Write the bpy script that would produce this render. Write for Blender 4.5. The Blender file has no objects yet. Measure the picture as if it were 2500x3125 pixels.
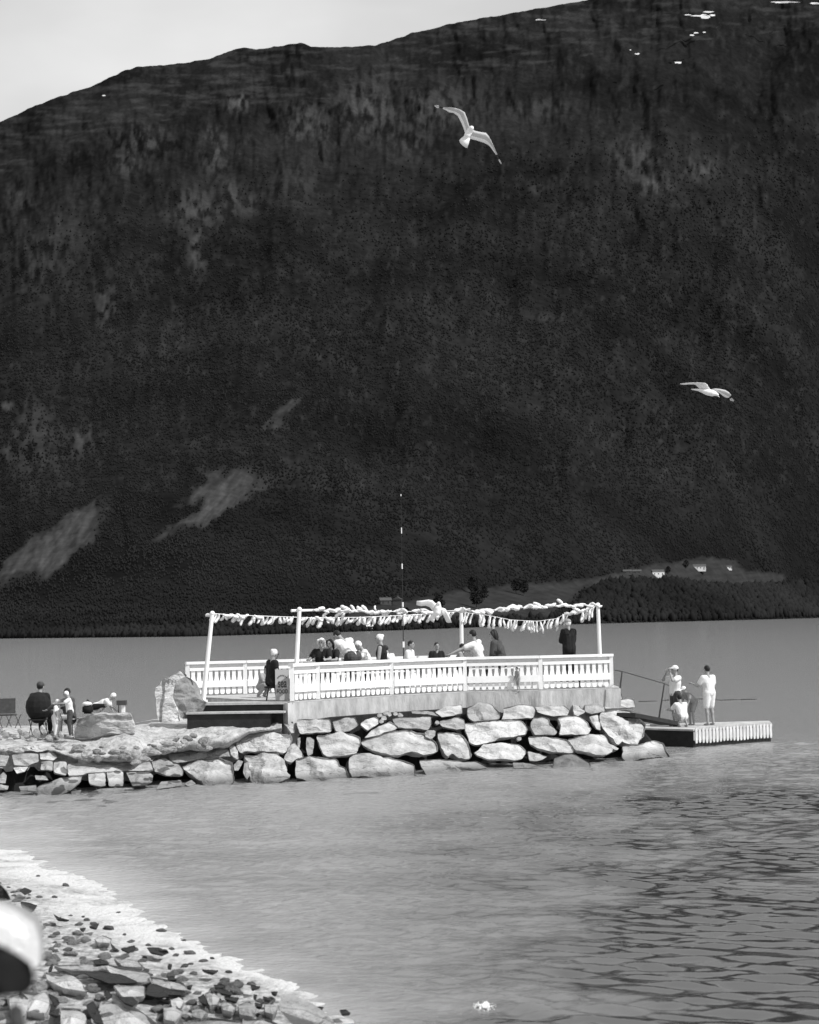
import bpy, bmesh, math, random
import numpy as np
from mathutils import Vector, Matrix, noise as mn
random.seed(7); rng = np.random.default_rng(7)
R = math.radians
SC = bpy.context.scene
COL = SC.collection

# ------------------------------------------------------------------ camera
W, H, F = 2500.0, 3125.0, 5000.0          # photograph frame and focal length in its pixels
CAMZ = 4.0
PITCH = math.atan((1898.6 - H/2)/F); ROLL = R(1.0)
fw = Vector((0, math.cos(PITCH), math.sin(PITCH)))
up0 = Vector((0, -math.sin(PITCH), math.cos(PITCH))); rt0 = Vector((1, 0, 0))
rt = rt0*math.cos(ROLL) - up0*math.sin(ROLL)
up = up0*math.cos(ROLL) + rt0*math.sin(ROLL)
cd = bpy.data.cameras.new("camera"); cam = bpy.data.objects.new("camera", cd); COL.objects.link(cam)
cd.sensor_fit = 'HORIZONTAL'; cd.sensor_width = 36; cd.lens = 72
cd.clip_start = 0.1; cd.clip_end = 30000
m = Matrix((rt, up, -fw)).transposed().to_4x4(); m.translation = Vector((0, 0, CAMZ))
cam.matrix_world = m
cd.dof.use_dof = True; cd.dof.focus_distance = 45; cd.dof.aperture_fstop = 3.2
SC.camera = cam

def ray(u, v): return fw*F + rt*(u - W/2) + up*(H/2 - v)
def P(u, v, d):                            # point seen at (u, v) whose world y is d
    r = ray(u, v); t = d/r.y; return Vector((r.x*t, d, CAMZ + r.z*t))
def G(u, v, z=0.0):                        # point seen at (u, v) at height z
    r = ray(u, v); t = (z - CAMZ)/r.z; return Vector((r.x*t, r.y*t, z))

# ------------------------------------------------------------------ world and sun
SUN = Vector((0.80, -0.42, 0.0)).normalized(); EL = R(46)
sund = Vector((SUN.x*math.cos(EL), SUN.y*math.cos(EL), math.sin(EL)))
wd = bpy.data.worlds.new("World"); SC.world = wd; wd.use_nodes = True
nt = wd.node_tree; nt.nodes.clear()
sky = nt.nodes.new('ShaderNodeTexSky'); sky.sky_type = 'NISHITA'; sky.sun_disc = False
sky.sun_elevation = EL; sky.sun_rotation = math.atan2(SUN.x, SUN.y)
bw = nt.nodes.new('ShaderNodeRGBToBW'); nt.links.new(sky.outputs[0], bw.inputs[0])
tc = nt.nodes.new('ShaderNodeTexCoord'); mp = nt.nodes.new('ShaderNodeMapping'); mp.inputs['Scale'].default_value = (1, 1, 2.6)
nz = nt.nodes.new('ShaderNodeTexNoise'); nz.inputs['Scale'].default_value = 3.2; nz.inputs['Detail'].default_value = 5; nz.inputs['Roughness'].default_value = .5
nt.links.new(tc.outputs['Generated'], mp.inputs[0]); nt.links.new(mp.outputs[0], nz.inputs['Vector'])
mr = nt.nodes.new('ShaderNodeMapRange'); mr.inputs[1].default_value = .35; mr.inputs[2].default_value = .7
mr.inputs[3].default_value = 6.6; mr.inputs[4].default_value = 9.2; nt.links.new(nz.outputs[0], mr.inputs[0])
mx = nt.nodes.new('ShaderNodeMix'); mx.data_type = 'FLOAT'; mx.inputs[0].default_value = .85
nt.links.new(bw.outputs[0], mx.inputs[2]); nt.links.new(mr.outputs[0], mx.inputs[3])
bg = nt.nodes.new('ShaderNodeBackground'); bg.inputs[1].default_value = .1; nt.links.new(mx.outputs[0], bg.inputs[0])
ow = nt.nodes.new('ShaderNodeOutputWorld'); nt.links.new(bg.outputs[0], ow.inputs[0])
sl = bpy.data.lights.new("sun", 'SUN'); so = bpy.data.objects.new("sun", sl); COL.objects.link(so)
sl.energy = 4.3; sl.angle = R(.5); sl.color = (1, 1, 1)
so.rotation_euler = sund.to_track_quat('Z', 'Y').to_euler()
SC.view_settings.view_transform = 'Standard'; SC.view_settings.look = 'None'
SC.view_settings.exposure = 0.0; SC.view_settings.gamma = 1

# ------------------------------------------------------------------ helpers
def mat(name, c, rough=.85, var=.0, scale=3., bump=0., bscale=None, lo=None, detail=5, spec=.3, stretch=(1, 1, 1), crack=0, tide=0):
    m = bpy.data.materials.new(name); m.use_nodes = True; t = m.node_tree; b = t.nodes['Principled BSDF']
    b.inputs['Roughness'].default_value = rough; b.inputs['Specular IOR Level'].default_value = spec
    b.inputs['Base Color'].default_value = (c, c, c, 1)
    if var or bump:
        co = t.nodes.new('ShaderNodeTexCoord'); mpn = t.nodes.new('ShaderNodeMapping'); mpn.inputs['Scale'].default_value = stretch
        t.links.new(co.outputs['Object'], mpn.inputs[0])
    if var:
        n = t.nodes.new('ShaderNodeTexNoise'); n.inputs['Scale'].default_value = scale; n.inputs['Detail'].default_value = detail; n.inputs['Roughness'].default_value = .65
        t.links.new(mpn.outputs[0], n.inputs['Vector'])
        r = t.nodes.new('ShaderNodeMapRange'); r.inputs[1].default_value = .3; r.inputs[2].default_value = .7
        r.inputs[3].default_value = c*(1-var) if lo is None else lo; r.inputs[4].default_value = c*(1+var)
        t.links.new(n.outputs[0], r.inputs[0]); col_ = r.outputs[0]
        def mul(a_, f_):
            k = t.nodes.new('ShaderNodeMath'); k.operation = 'MULTIPLY'; t.links.new(a_, k.inputs[0]); t.links.new(f_, k.inputs[1]); return k.outputs[0]
        if crack:
            cn = t.nodes.new('ShaderNodeTexNoise'); cn.inputs['Scale'].default_value = crack; cn.inputs['Detail'].default_value = 3; cn.inputs['Distortion'].default_value = .1; t.links.new(mpn.outputs[0], cn.inputs['Vector'])
            s1 = t.nodes.new('ShaderNodeMath'); s1.operation = 'SUBTRACT'; s1.inputs[1].default_value = .5; t.links.new(cn.outputs[0], s1.inputs[0]); s2 = t.nodes.new('ShaderNodeMath'); s2.operation = 'ABSOLUTE'; t.links.new(s1.outputs[0], s2.inputs[0])
            s3 = t.nodes.new('ShaderNodeMapRange'); s3.inputs[1].default_value = .001; s3.inputs[2].default_value = .009; s3.inputs[3].default_value = .6; s3.inputs[4].default_value = 1; t.links.new(s2.outputs[0], s3.inputs[0]); col_ = mul(col_, s3.outputs[0])
        if tide:
            ge = t.nodes.new('ShaderNodeNewGeometry'); sx = t.nodes.new('ShaderNodeSeparateXYZ'); t.links.new(ge.outputs['Position'], sx.inputs[0]); ad = t.nodes.new('ShaderNodeMath'); ad.operation = 'SUBTRACT'; t.links.new(sx.outputs[2], ad.inputs[0])
            nn_ = t.nodes.new('ShaderNodeMath'); nn_.operation = 'MULTIPLY'; nn_.inputs[1].default_value = .35; t.links.new(n.outputs[0], nn_.inputs[0]); t.links.new(nn_.outputs[0], ad.inputs[1])
            s4 = t.nodes.new('ShaderNodeMapRange'); s4.inputs[1].default_value = -.1; s4.inputs[2].default_value = .08; s4.inputs[3].default_value = .4; s4.inputs[4].default_value = 1; t.links.new(ad.outputs[0], s4.inputs[0]); col_ = mul(col_, s4.outputs[0])
        t.links.new(col_, b.inputs['Base Color'])
    if bump:
        n2 = t.nodes.new('ShaderNodeTexNoise'); n2.inputs['Scale'].default_value = bscale or scale*3; n2.inputs['Detail'].default_value = 6; n2.inputs['Roughness'].default_value = .6
        t.links.new(mpn.outputs[0], n2.inputs['Vector'])
        bp = t.nodes.new('ShaderNodeBump'); bp.inputs['Strength'].default_value = 1; bp.inputs['Distance'].default_value = bump
        t.links.new(n2.outputs[0], bp.inputs['Height']); t.links.new(bp.outputs[0], b.inputs['Normal'])
    return m

M = dict(
 rock=mat('pale_granite', .42, .9, .5, 1.6, .11, 4, detail=9, stretch=(1, 1, 2.0), crack=.55, tide=1), rock2=mat('grey_granite', .31, .9, .5, 1.6, .12, 4, detail=9, stretch=(1, 1, 2.0), crack=.5, tide=1), slat=mat('weathered_white_slats', .6, .8, .25, 9, .01, 20, stretch=(1, 1, .4)), rock3=mat('mid_grey_granite', .24, .9, .4, 3, .05, 7, detail=9), rockd=mat('wet_dark_granite', .13, .5, .5, 3, .05, 6),
 rockw=mat('white_granite', .52, .9, .42, 1.8, .11, 5, detail=9, stretch=(1, 1, 2.0), crack=.45, tide=1), core=mat('rubble_gap_shade', .012, .95, .4, 3, .1, 4),
 conc=mat('weathered_concrete', .42, .9, .42, 2.4, .03, 12, stretch=(1, 1, .3), detail=9), deck=mat('deck_boards', .42, .8, .2, 6, .01, 20),
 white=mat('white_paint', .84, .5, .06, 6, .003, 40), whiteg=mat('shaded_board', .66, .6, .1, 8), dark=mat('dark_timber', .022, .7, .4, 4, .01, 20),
 cloth=mat('white_plastic_streamer', .8, .5, .08, 20), metal=mat('dark_metal', .05, .4), black=mat('black_cloth', .012, .9, .3, 12, .004, 60),
 whitec=mat('white_cloth', .72, .85, .12, 14, .006, 40), greyc=mat('grey_cloth', .3, .9, .25, 14, .006, 40), dgreyc=mat('charcoal_cloth', .06, .9, .3, 14, .006, 40),
 skin=mat('skin', .3, .6, .08, 10), hair=mat('dark_hair', .012, .6, .4, 40, .005, 90), blond=mat('blond_hair', .75, .6, .2, 40, .006, 90),
 gravel=mat('pale_gravel', .42, .95, .45, 4, .07, 9, detail=10, crack=.8), beach=mat('wet_shingle', .42, .8, .55, 8, .06, 12, lo=.07, detail=12),
 shade_weed=mat('weed_and_painted_shade', .018, .5, .5, 12, .02, 30), sign=mat('grey_sign_board', .42, .7, .06, 8), ink=mat('sign_lettering', .06, .7), snow=mat('old_snow', .55, .8),
 white_patch=mat('white_spot', .8, .8, .15, 12, .03, 30), gull=mat('gull_white', .85, .7, .05, 20), gullg=mat('gull_grey', .5, .7, .08, 20), gullk=mat('gull_black', .02, .7),
 leaf=mat('far_foliage', .0165, .95, .5, .006, spec=0), leafl=mat('tree_foliage', .02, .95, .4, .4, spec=0), bark=mat('bark', .06, .9), housew=mat('white_boards', .8, .7, .08, .5), houseg=mat('grey_boards', .07, .8, .1, .5),
 roof=mat('dark_roof', .08, .8), glass=mat('window_glass', .03, .2), foot=mat('shoe_leather', .04, .6))
def S(o, label=None, cat=None, group=None, kind=None):
    if label: o['label'] = label
    if cat: o['category'] = cat
    if group: o['group'] = group
    if kind: o['kind'] = kind
    return o
def link(name, me, m=None, parent=None, loc=None):
    o = bpy.data.objects.new(name, me); COL.objects.link(o)
    if m is not None and me is not None:
        for x in (m if isinstance(m, (list, tuple)) else [m]): me.materials.append(x)
    if loc is not None: o.location = loc
    if parent: o.parent = parent
    return o
def empty(name, loc, rz=0):
    o = bpy.data.objects.new(name, None); COL.objects.link(o); o.location = loc; o.rotation_euler = (0, 0, rz); o.empty_display_size = .1; return o
def obj(name, bm, m, parent=None, smooth=False, loc=None, recalc=True):
    if recalc: bmesh.ops.recalc_face_normals(bm, faces=bm.faces)
    me = bpy.data.meshes.new(name); bm.to_mesh(me); bm.free()
    if smooth: me.polygons.foreach_set('use_smooth', [True]*len(me.polygons))
    return link(name, me, m, parent, loc)
def npmesh(name, v, f, m, smooth=False, parent=None, **kw):
    me = bpy.data.meshes.new(name); v = np.asarray(v, np.float32); f = np.asarray(f, np.int32); k = f.shape[1]
    me.vertices.add(len(v)); me.vertices.foreach_set('co', v.ravel())
    me.loops.add(f.size); me.loops.foreach_set('vertex_index', f.ravel())
    me.polygons.add(len(f)); me.polygons.foreach_set('loop_start', np.arange(len(f))*k); me.polygons.foreach_set('loop_total', np.full(len(f), k))
    if smooth: me.polygons.foreach_set('use_smooth', np.ones(len(f), bool))
    me.update(); me.validate(); return link(name, me, m, parent)
def box(bm, c, s, rz=0, basis=None):
    r = bmesh.ops.create_cube(bm, size=1); T = Matrix.Translation(c) @ (basis if basis is not None else Matrix.Rotation(rz, 4, 'Z')) @ Matrix.Diagonal((*s, 1))
    bmesh.ops.transform(bm, matrix=T, verts=r['verts']); return r['verts']
def cone(bm, a, b, r0, r1, n=10):
    a = Vector(a); b = Vector(b); d = b-a; L = d.length
    if L < 1e-6: return
    r = bmesh.ops.create_cone(bm, cap_ends=True, segments=n, radius1=r0, radius2=r1, depth=L)
    bmesh.ops.transform(bm, matrix=Matrix.Translation((a+b)/2) @ d.to_track_quat('Z', 'Y').to_matrix().to_4x4(), verts=r['verts'])
def ball(bm, c, r, rot=None, seg=12):
    if not isinstance(r, (tuple, list)): r = (r, r, r)
    q = bmesh.ops.create_uvsphere(bm, u_segments=seg, v_segments=max(6, seg*2//3), radius=1)
    T = Matrix.Translation(c) @ (rot if rot is not None else Matrix.Identity(4)) @ Matrix.Diagonal((*r, 1))
    bmesh.ops.transform(bm, matrix=T, verts=q['verts'])
def chain(bm, pts, rad, n=10):
    for i, p in enumerate(pts):
        ball(bm, p, rad[i], seg=n)
        if i: cone(bm, pts[i-1], p, rad[i-1], rad[i], n)
def prism(bm, poly, z0, z1):
    a = [bm.verts.new((p[0], p[1], z0)) for p in poly]; b = [bm.verts.new((p[0], p[1], z1)) for p in poly]
    bm.faces.new(a[::-1]); bm.faces.new(b); n = len(poly)
    for i in range(n): bm.faces.new((a[i], a[(i+1) % n], b[(i+1) % n], b[i]))
def lerp(x, xs, ys): return float(np.interp(x, xs, ys))
def fr(ox, oy, s, pts): return [(ox + x/s, oy + y/s) for x, y in pts]

# ------------------------------------------------------------------ terrain
SK = np.array([(-1500, 900), (-700, 640), (-300, 500), (0, 374), (87, 330), (174, 297), (283, 261), (384, 213), (420, 204), (522, 196), (638, 180), (696, 156), (739, 145), (782, 151), (869, 138), (920, 130), (949, 142), (1072, 142), (1145, 138), (1217, 116), (1253, 101), (1391, 70), (1565, 38), (1594, 35), (1739, 7), (1811, -4), (2029, -36), (2500, -87), (3200, -60), (4200, 200)], float)
SH = np.array([(-1500, 1965), (0, 1949), (573, 1943), (900, 1934), (1055, 1929), (1235, 1923), (1500, 1913), (1839, 1903), (2200, 1894), (2500, 1886), (4200, 1845)], float)
HOR = lambda u: 1898.6 - (u-1250)*math.tan(ROLL)
def fbm(x, y, o=5, sd=0):                       # value noise, vectorised
    r = np.zeros_like(x); a = 1.; tot = 0
    for k in range(o):
        xi = np.floor(x).astype(np.int64); yi = np.floor(y).astype(np.int64); fx = x-xi; fy = y-yi
        fx = fx*fx*(3-2*fx); fy = fy*fy*(3-2*fy)
        def h(i, j):
            n = (i*374761393 + j*668265263 + (sd+k)*1442695041) & 0xffffffff
            n = ((n ^ (n >> 13))*1274126177) & 0xffffffff; return ((n ^ (n >> 16)) & 0xffff)/65535.
        r += a*((h(xi, yi)*(1-fx)+h(xi+1, yi)*fx)*(1-fy) + (h(xi, yi+1)*(1-fx)+h(xi+1, yi+1)*fx)*fy)
        tot += a; a *= .5; x = x*2.03; y = y*2.03
    return r/tot
def depth_uv(u, v):
    u = np.asarray(u, float); v = np.asarray(v, float)
    vs = np.interp(u, SH[:, 0], SH[:, 1]); vt = np.interp(u, SK[:, 0], SK[:, 1]); hz = 1898.6 - (u-1250)*math.tan(ROLL)
    ds = 20000./np.maximum(vs-hz, 6); s = np.clip((vs-v)/(vs-vt), 0, 1.0)
    Dt = 3600 + .35*(u-600)
    d = ds + (Dt-ds)*np.where(s < .06, s*1.9, .114 + (s-.06)*.943*(.8+.2*s)/1.0)
    n1 = fbm(u/260., v/520., 5, 3)-.5; n2 = fbm(u/70., v/150., 4, 9)-.5; n3 = fbm(u/22., v/34., 3, 21)-.5
    w = np.clip(s*7-.35, 0, 1)
    band = np.exp(-((v-vt-270)/150.)**2); n4 = fbm(u/10., v/80., 4, 31)-.5; n5 = fbm(u/34., v/60., 4, 37)-.5
    d = d*(1 + w*(.07*n1+.026*n2+.007*n3) + w*band*np.clip((2000-u)/500, 0, 1)*(.005*n4+.014*n5))
    return d
def inpoly(u, v, poly):
    ins = np.zeros(u.shape, bool); n = len(poly)
    for i in range(n):
        x0, y0 = poly[i]; x1, y1 = poly[(i+1) % n]
        if y0 == y1: continue
        c = ((y0 > v) != (y1 > v)) & (u < (x1-x0)*(v-y0)/(y1-y0)+x0); ins ^= c
    return ins
q = 1.38
SCREE = [fr(0, 1000, q, p) for p in (
 [(380, 735), (425, 760), (395, 900), (310, 960), (230, 1045), (140, 1035), (0, 1070), (-60, 1060), (60, 960), (130, 880), (200, 880), (270, 800)],
 [(880, 620), (930, 640), (1030, 625), (1125, 680), (1010, 730), (930, 790), (850, 825), (790, 850), (690, 895), (670, 880), (790, 810), (850, 770), (870, 700), (760, 740), (800, 690)],
 [(1295, 262), (1240, 330), (1215, 390), (1130, 410), (1190, 350)])]
FIELD = [[(1100, 1858), (1225, 1838), (1330, 1822), (1420, 1800), (1560, 1788), (1700, 1778), (1790, 1768), (1900, 1752), (1990, 1724), (2080, 1713), (2160, 1702), (2240, 1708), (2270, 1742), (2400, 1757), (2400, 1772), (2230, 1790), (2180, 1775), (2000, 1772), (1890, 1775), (1780, 1790), (1745, 1830), (1700, 1850), (1690, 1880), (1500, 1880), (1400, 1905), (1000, 1912), (720, 1932), (800, 1915), (950, 1905), (1050, 1885)]]
CL = [(435, 435, 90, 60, .55), (390, 500, 60, 40, .6), (730, 312, 40, 34, .9), (655, 460, 45, 80, .6), (600, 640, 95, 70, .55), (603, 760, 30, 90, .6), (320, 905, 36, 100, .6), (940, 375, 110, 75, .55), (1120, 330, 110, 90, .65), (1330, 330, 150, 80, .5), (1240, 420, 100, 60, .4), (705, 600, 30, 60, .6), (760, 620, 60, 40, .45), (1940, 480, 75, 70, .6), (1990, 560, 60, 40, .75), (2130, 515, 60, 40, .6), (1650, 330, 120, 40, .35), (1640, 570, 30, 20, .5), (60, 610, 40, 70, .5), (110, 760, 160, 180, .3), (250, 1330, 40, 60, .6), (100, 1330, 100, 160, .3), (25, 1240, 20, 14, 1.1), (1750, 1960-1000+0, 60, 16, .35), (900, 560, 90, 80, .3), (1700, 970, 60, 14, .4), (30, 1360, 30, 50, .6)]
def cover(u, v):
    wu = u + 60*(fbm(u/45., v/45., 5, 40)-.5); wv = v + 50*(fbm(u/45., v/45., 5, 50)-.5)
    a = np.zeros(u.shape)
    for cx, cy, rx, ry, k in CL:
        g = np.exp(-(((u-cx)/rx)**2 + ((v-cy)/ry)**2))
        a = np.maximum(a, g*k*.85*np.clip((fbm(u/13., v/26., 6, 70)-.38)*4, 0, 1))
    for p in SCREE:
        w_ = sum(inpoly(wu+dx, wv+dy, p).astype(float) for dx, dy in ((0, 0), (9, 5), (-9, -5), (14, -10), (-14, 10), (24, -20), (-26, 22), (4, -14), (-4, 14), (36, -26), (-36, 28)))/11
        a = np.maximum(a, w_*(.40+.9*(fbm((u+v*.7)/14., (v-u*.3)/40., 5, 5)-.38)))
    top = np.clip((fbm(u/60., v/10., 5, 8)-.5)*1.2, 0, .25)*(v < np.interp(u, SK[:, 0], SK[:, 1])+170)
    a = np.maximum(a, top)
    a = np.maximum(a, .13*np.clip((fbm(u/16., v/26., 5, 91)-.56)*4, 0, 1)*(v < 1500))
    f = np.zeros(u.shape)
    vv5 = v+16*(fbm(u/18., v/9., 5, 6)-.5); uu5 = u+30*(fbm(u/20., v/10., 4, 16)-.5)
    for p in FIELD: f = np.maximum(f, sum(inpoly(uu5+dx, vv5+dy, p).astype(float) for dx, dy in ((0, 0), (10, 2), (-10, -2), (3, -5), (-3, 5)))/5*(.55+.9*(fbm(u/30., v/5., 4, 17)-.2)))
    return a, f
def build_terrain():
    us = np.concatenate([np.linspace(-1500, -60, 60, endpoint=False), np.linspace(-60, 2560, 720), np.linspace(2600, 4200, 60)])
    ss = np.linspace(0, 1, 500)
    U, Sg = np.meshgrid(us, ss, indexing='ij')
    vs = np.interp(U, SH[:, 0], SH[:, 1]); vt = np.interp(U, SK[:, 0], SK[:, 1]) + 7*(fbm(U/22., U*0, 4, 2)-.5)
    V = vs + (vt-vs)*Sg; D = depth_uv(U, V)
    rx = fw.x*F+rt.x*(U-W/2)+up.x*(H/2-V); ry = fw.y*F+rt.y*(U-W/2)+up.y*(H/2-V); rz = fw.z*F+rt.z*(U-W/2)+up.z*(H/2-V)
    X = rx*D/ry; Z = CAMZ + rz*D/ry; Z[:, 0] = -1.5
    a, f = cover(U, V)
    # ground beyond the ridge falls away
    ex = 6; Xb = [X]; Yb = [D]; Zb = [Z]; A = [a]; Fd = [f]
    for k in range(1, ex+1):
        t = 1+k*.12; Xb.append(X[:, -1:]*t); Yb.append(D[:, -1:]*t); Zb.append(Z[:, -1:]*(1-.08*k)); A.append(a[:, -1:]); Fd.append(f[:, -1:]*0)
    X = np.concatenate(Xb, 1); Y = np.concatenate(Yb, 1); Z = np.concatenate(Zb, 1); A = np.concatenate(A, 1); Fd = np.concatenate(Fd, 1)
    n, mm = X.shape; idx = np.arange(n*mm).reshape(n, mm)
    f4 = np.stack([idx[:-1, :-1], idx[1:, :-1], idx[1:, 1:], idx[:-1, 1:]], -1).reshape(-1, 4)
    m = bpy.data.materials.new('mountainside'); m.use_nodes = True; t = m.node_tree; b = t.nodes['Principled BSDF']; b.inputs['Roughness'].default_value = .95; b.inputs['Specular IOR Level'].default_value = 0
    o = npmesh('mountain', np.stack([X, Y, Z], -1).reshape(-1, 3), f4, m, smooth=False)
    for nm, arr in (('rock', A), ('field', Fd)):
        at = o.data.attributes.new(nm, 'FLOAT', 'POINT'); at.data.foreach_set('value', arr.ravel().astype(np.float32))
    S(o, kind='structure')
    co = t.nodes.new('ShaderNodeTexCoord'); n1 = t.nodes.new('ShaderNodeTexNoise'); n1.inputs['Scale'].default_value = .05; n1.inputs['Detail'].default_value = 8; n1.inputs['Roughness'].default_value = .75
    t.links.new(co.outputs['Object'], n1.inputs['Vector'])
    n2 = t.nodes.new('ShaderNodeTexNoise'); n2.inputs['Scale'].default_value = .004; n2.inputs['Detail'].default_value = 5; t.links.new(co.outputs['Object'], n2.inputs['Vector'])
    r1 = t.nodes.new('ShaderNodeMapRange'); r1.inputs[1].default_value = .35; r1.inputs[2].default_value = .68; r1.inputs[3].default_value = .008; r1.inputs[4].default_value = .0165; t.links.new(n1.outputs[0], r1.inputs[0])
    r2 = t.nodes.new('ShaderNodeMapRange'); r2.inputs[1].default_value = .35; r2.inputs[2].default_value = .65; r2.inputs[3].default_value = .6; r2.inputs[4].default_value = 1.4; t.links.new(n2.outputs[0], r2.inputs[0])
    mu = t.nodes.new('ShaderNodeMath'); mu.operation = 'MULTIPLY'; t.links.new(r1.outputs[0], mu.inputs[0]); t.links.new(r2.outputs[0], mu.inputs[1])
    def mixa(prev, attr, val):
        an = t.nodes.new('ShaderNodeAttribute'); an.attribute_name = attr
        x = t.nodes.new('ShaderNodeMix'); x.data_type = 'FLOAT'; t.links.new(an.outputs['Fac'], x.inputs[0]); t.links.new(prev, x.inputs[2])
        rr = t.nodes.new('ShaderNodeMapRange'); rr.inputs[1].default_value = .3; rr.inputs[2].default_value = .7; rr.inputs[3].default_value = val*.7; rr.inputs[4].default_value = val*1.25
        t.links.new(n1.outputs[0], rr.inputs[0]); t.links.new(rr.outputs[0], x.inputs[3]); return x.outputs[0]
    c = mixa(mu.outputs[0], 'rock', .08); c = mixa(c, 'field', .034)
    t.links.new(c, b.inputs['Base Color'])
    return o
build_terrain()
def TP(u, v): return P(u, v, float(depth_uv(u, v)))

# woods of the far slope: many small crowns, one mass nobody could count
def crowns(name, pts, hs, m, label, cat):
    ico = bmesh.new(); bmesh.ops.create_icosphere(ico, subdivisions=1, radius=1)
    vv = np.array([v.co[:] for v in ico.verts]); ff = np.array([[v.index for v in f.verts] for f in ico.faces]); ico.free()
    # two stacked cones worth of outline: stretched upwards and narrowed
    vv = vv.copy(); vv[:, 2] = vv[:, 2]*1.3 + .9; k = 1 - .3*np.clip(vv[:, 2]/2.2, 0, 1); vv[:, 0] *= k; vv[:, 1] *= k
    n = len(pts); V = np.repeat(vv[None], n, 0)*(1 + .5*(rng.random((n, len(vv), 1))-.5))
    V *= (np.asarray(hs)/2.2)[:, None, None]; V += np.asarray(pts)[:, None, :]
    Fc = ff[None] + (np.arange(n)*len(vv))[:, None, None]
    o = npmesh(name, V.reshape(-1, 3), Fc.reshape(-1, 3), m, smooth=True); return S(o, label, cat, kind='stuff')
N = 80000
u = rng.uniform(-80, 2580, N*2); s = rng.random(N*2)*.93; vs_ = np.interp(u, SH[:, 0], SH[:, 1]); vt_ = np.interp(u, SK[:, 0], SK[:, 1])
v = vs_ + (vt_-vs_)*s; a, f = cover(u, v); keep = (f < .25) & (a < rng.uniform(.03, .24, N*2)) & (fbm(u/40., v/40., 4, 123) > rng.uniform(.2, .5, N*2)) & (s < rng.uniform(.5, .8, N*2)); u = u[keep][:N]; v = v[keep][:N]
d = depth_uv(u, v); pts = [P(uu, vv, dd) for uu, vv, dd in zip(u, v, d)]
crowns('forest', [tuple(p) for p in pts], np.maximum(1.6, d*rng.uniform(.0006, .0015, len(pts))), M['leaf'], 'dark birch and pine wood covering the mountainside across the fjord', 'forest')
pts = []; hs = []
for k in range(4200):                              # shore wood on the right, in front of the farm fields
    uu = random.uniform(1750, 2580); lo = lerp(uu, SH[:, 0], SH[:, 1])-1; hi = lerp(uu, [1750, 1800, 1850, 1950, 2050, 2200, 2580], [1870, 1810, 1785, 1778, 1785, 1800, 1790])
    vv = lo + (hi-lo)*random.random()**.8
    pts.append(tuple(TP(uu, vv))); hs.append(pts[-1][1]*random.uniform(.0025, .006))
crowns('shore_wood', pts, hs, M['leaf'], 'dense dark wood along the far shore on the right below the white farmhouses', 'wood')
pts = []; hs = []
for k in range(2600):
    uu = random.uniform(-60, 1750); lo = lerp(uu, SH[:, 0], SH[:, 1])-1
    if 720 < uu and random.random() < .75: continue
    pts.append(tuple(TP(uu, lo-random.random()**2*22))); hs.append(pts[-1][1]*random.uniform(.002, .005))
crowns('waterside_scrub', pts, hs, M['leaf'], 'low dark scrub along the far waterline left of the farm fields', 'scrub')

def far_tree(u_, v_, h, label):
    p = TP(u_, v_); e = empty('tree', p); S(e, label, 'tree', 'trees in the fields across the fjord')
    bm = bmesh.new(); cone(bm, (0, 0, -.5), (0, 0, h*.6), h*.035, h*.012, 6)
    for k in range(4): a = k*1.7; cone(bm, (0, 0, h*(.25+.08*k)), (math.cos(a)*h*.2, math.sin(a)*h*.2, h*(.5+.08*k)), h*.014, h*.004, 5)
    obj('trunk', bm, M['bark'], e)
    V = []; Fa = []
    for k in range(420):
        a = random.random()*6.28; b = random.random()**.5; z = random.random(); rr = h*.34*b*math.sin(math.pi*min(1, .12+z*.88))**.6
        c = Vector((math.cos(a)*rr, math.sin(a)*rr*.9, h*(.22+.78*z)))
        n = Vector((random.gauss(0, 1), random.gauss(0, 1), random.gauss(0, 1))).normalized(); t1 = n.orthogonal().normalized()*h*.045; t2 = n.cross(t1).normalized()*h*.045
        i = len(V); V += [c-t1, c+t2, c+t1, c-t2]; Fa.append((i, i+1, i+2, i+3))
    npmesh('crown', [tuple(x) for x in V], Fa, M['leafl'], parent=e)
for (a, b, h, l) in ((1443, 1812, 14, 'dark round tree at the top left of the pale field behind the garlands'), (1478, 1835, 12, 'dark tree in the middle of the pale field, right of the round one'), (1455, 1858, 16, 'tall dark tree low in the pale field above the garland'), (1575, 1812, 13, 'leftmost of two dark trees at the upper edge of the pale field'), (1600, 1818, 13, 'rightmost of two dark trees at the upper edge of the pale field'), (1340, 1868, 12, 'dark tree behind the garland rope near the middle post'), (1242, 1905, 9, 'small dark tree at the far waterline behind the garlands'), (2040, 1752, 9, 'small tree just right of the nearer white farmhouse'), (2095, 1735, 10, 'dark tree just left of the long white farmhouse')):
    far_tree(a, b, h, l)

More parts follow.
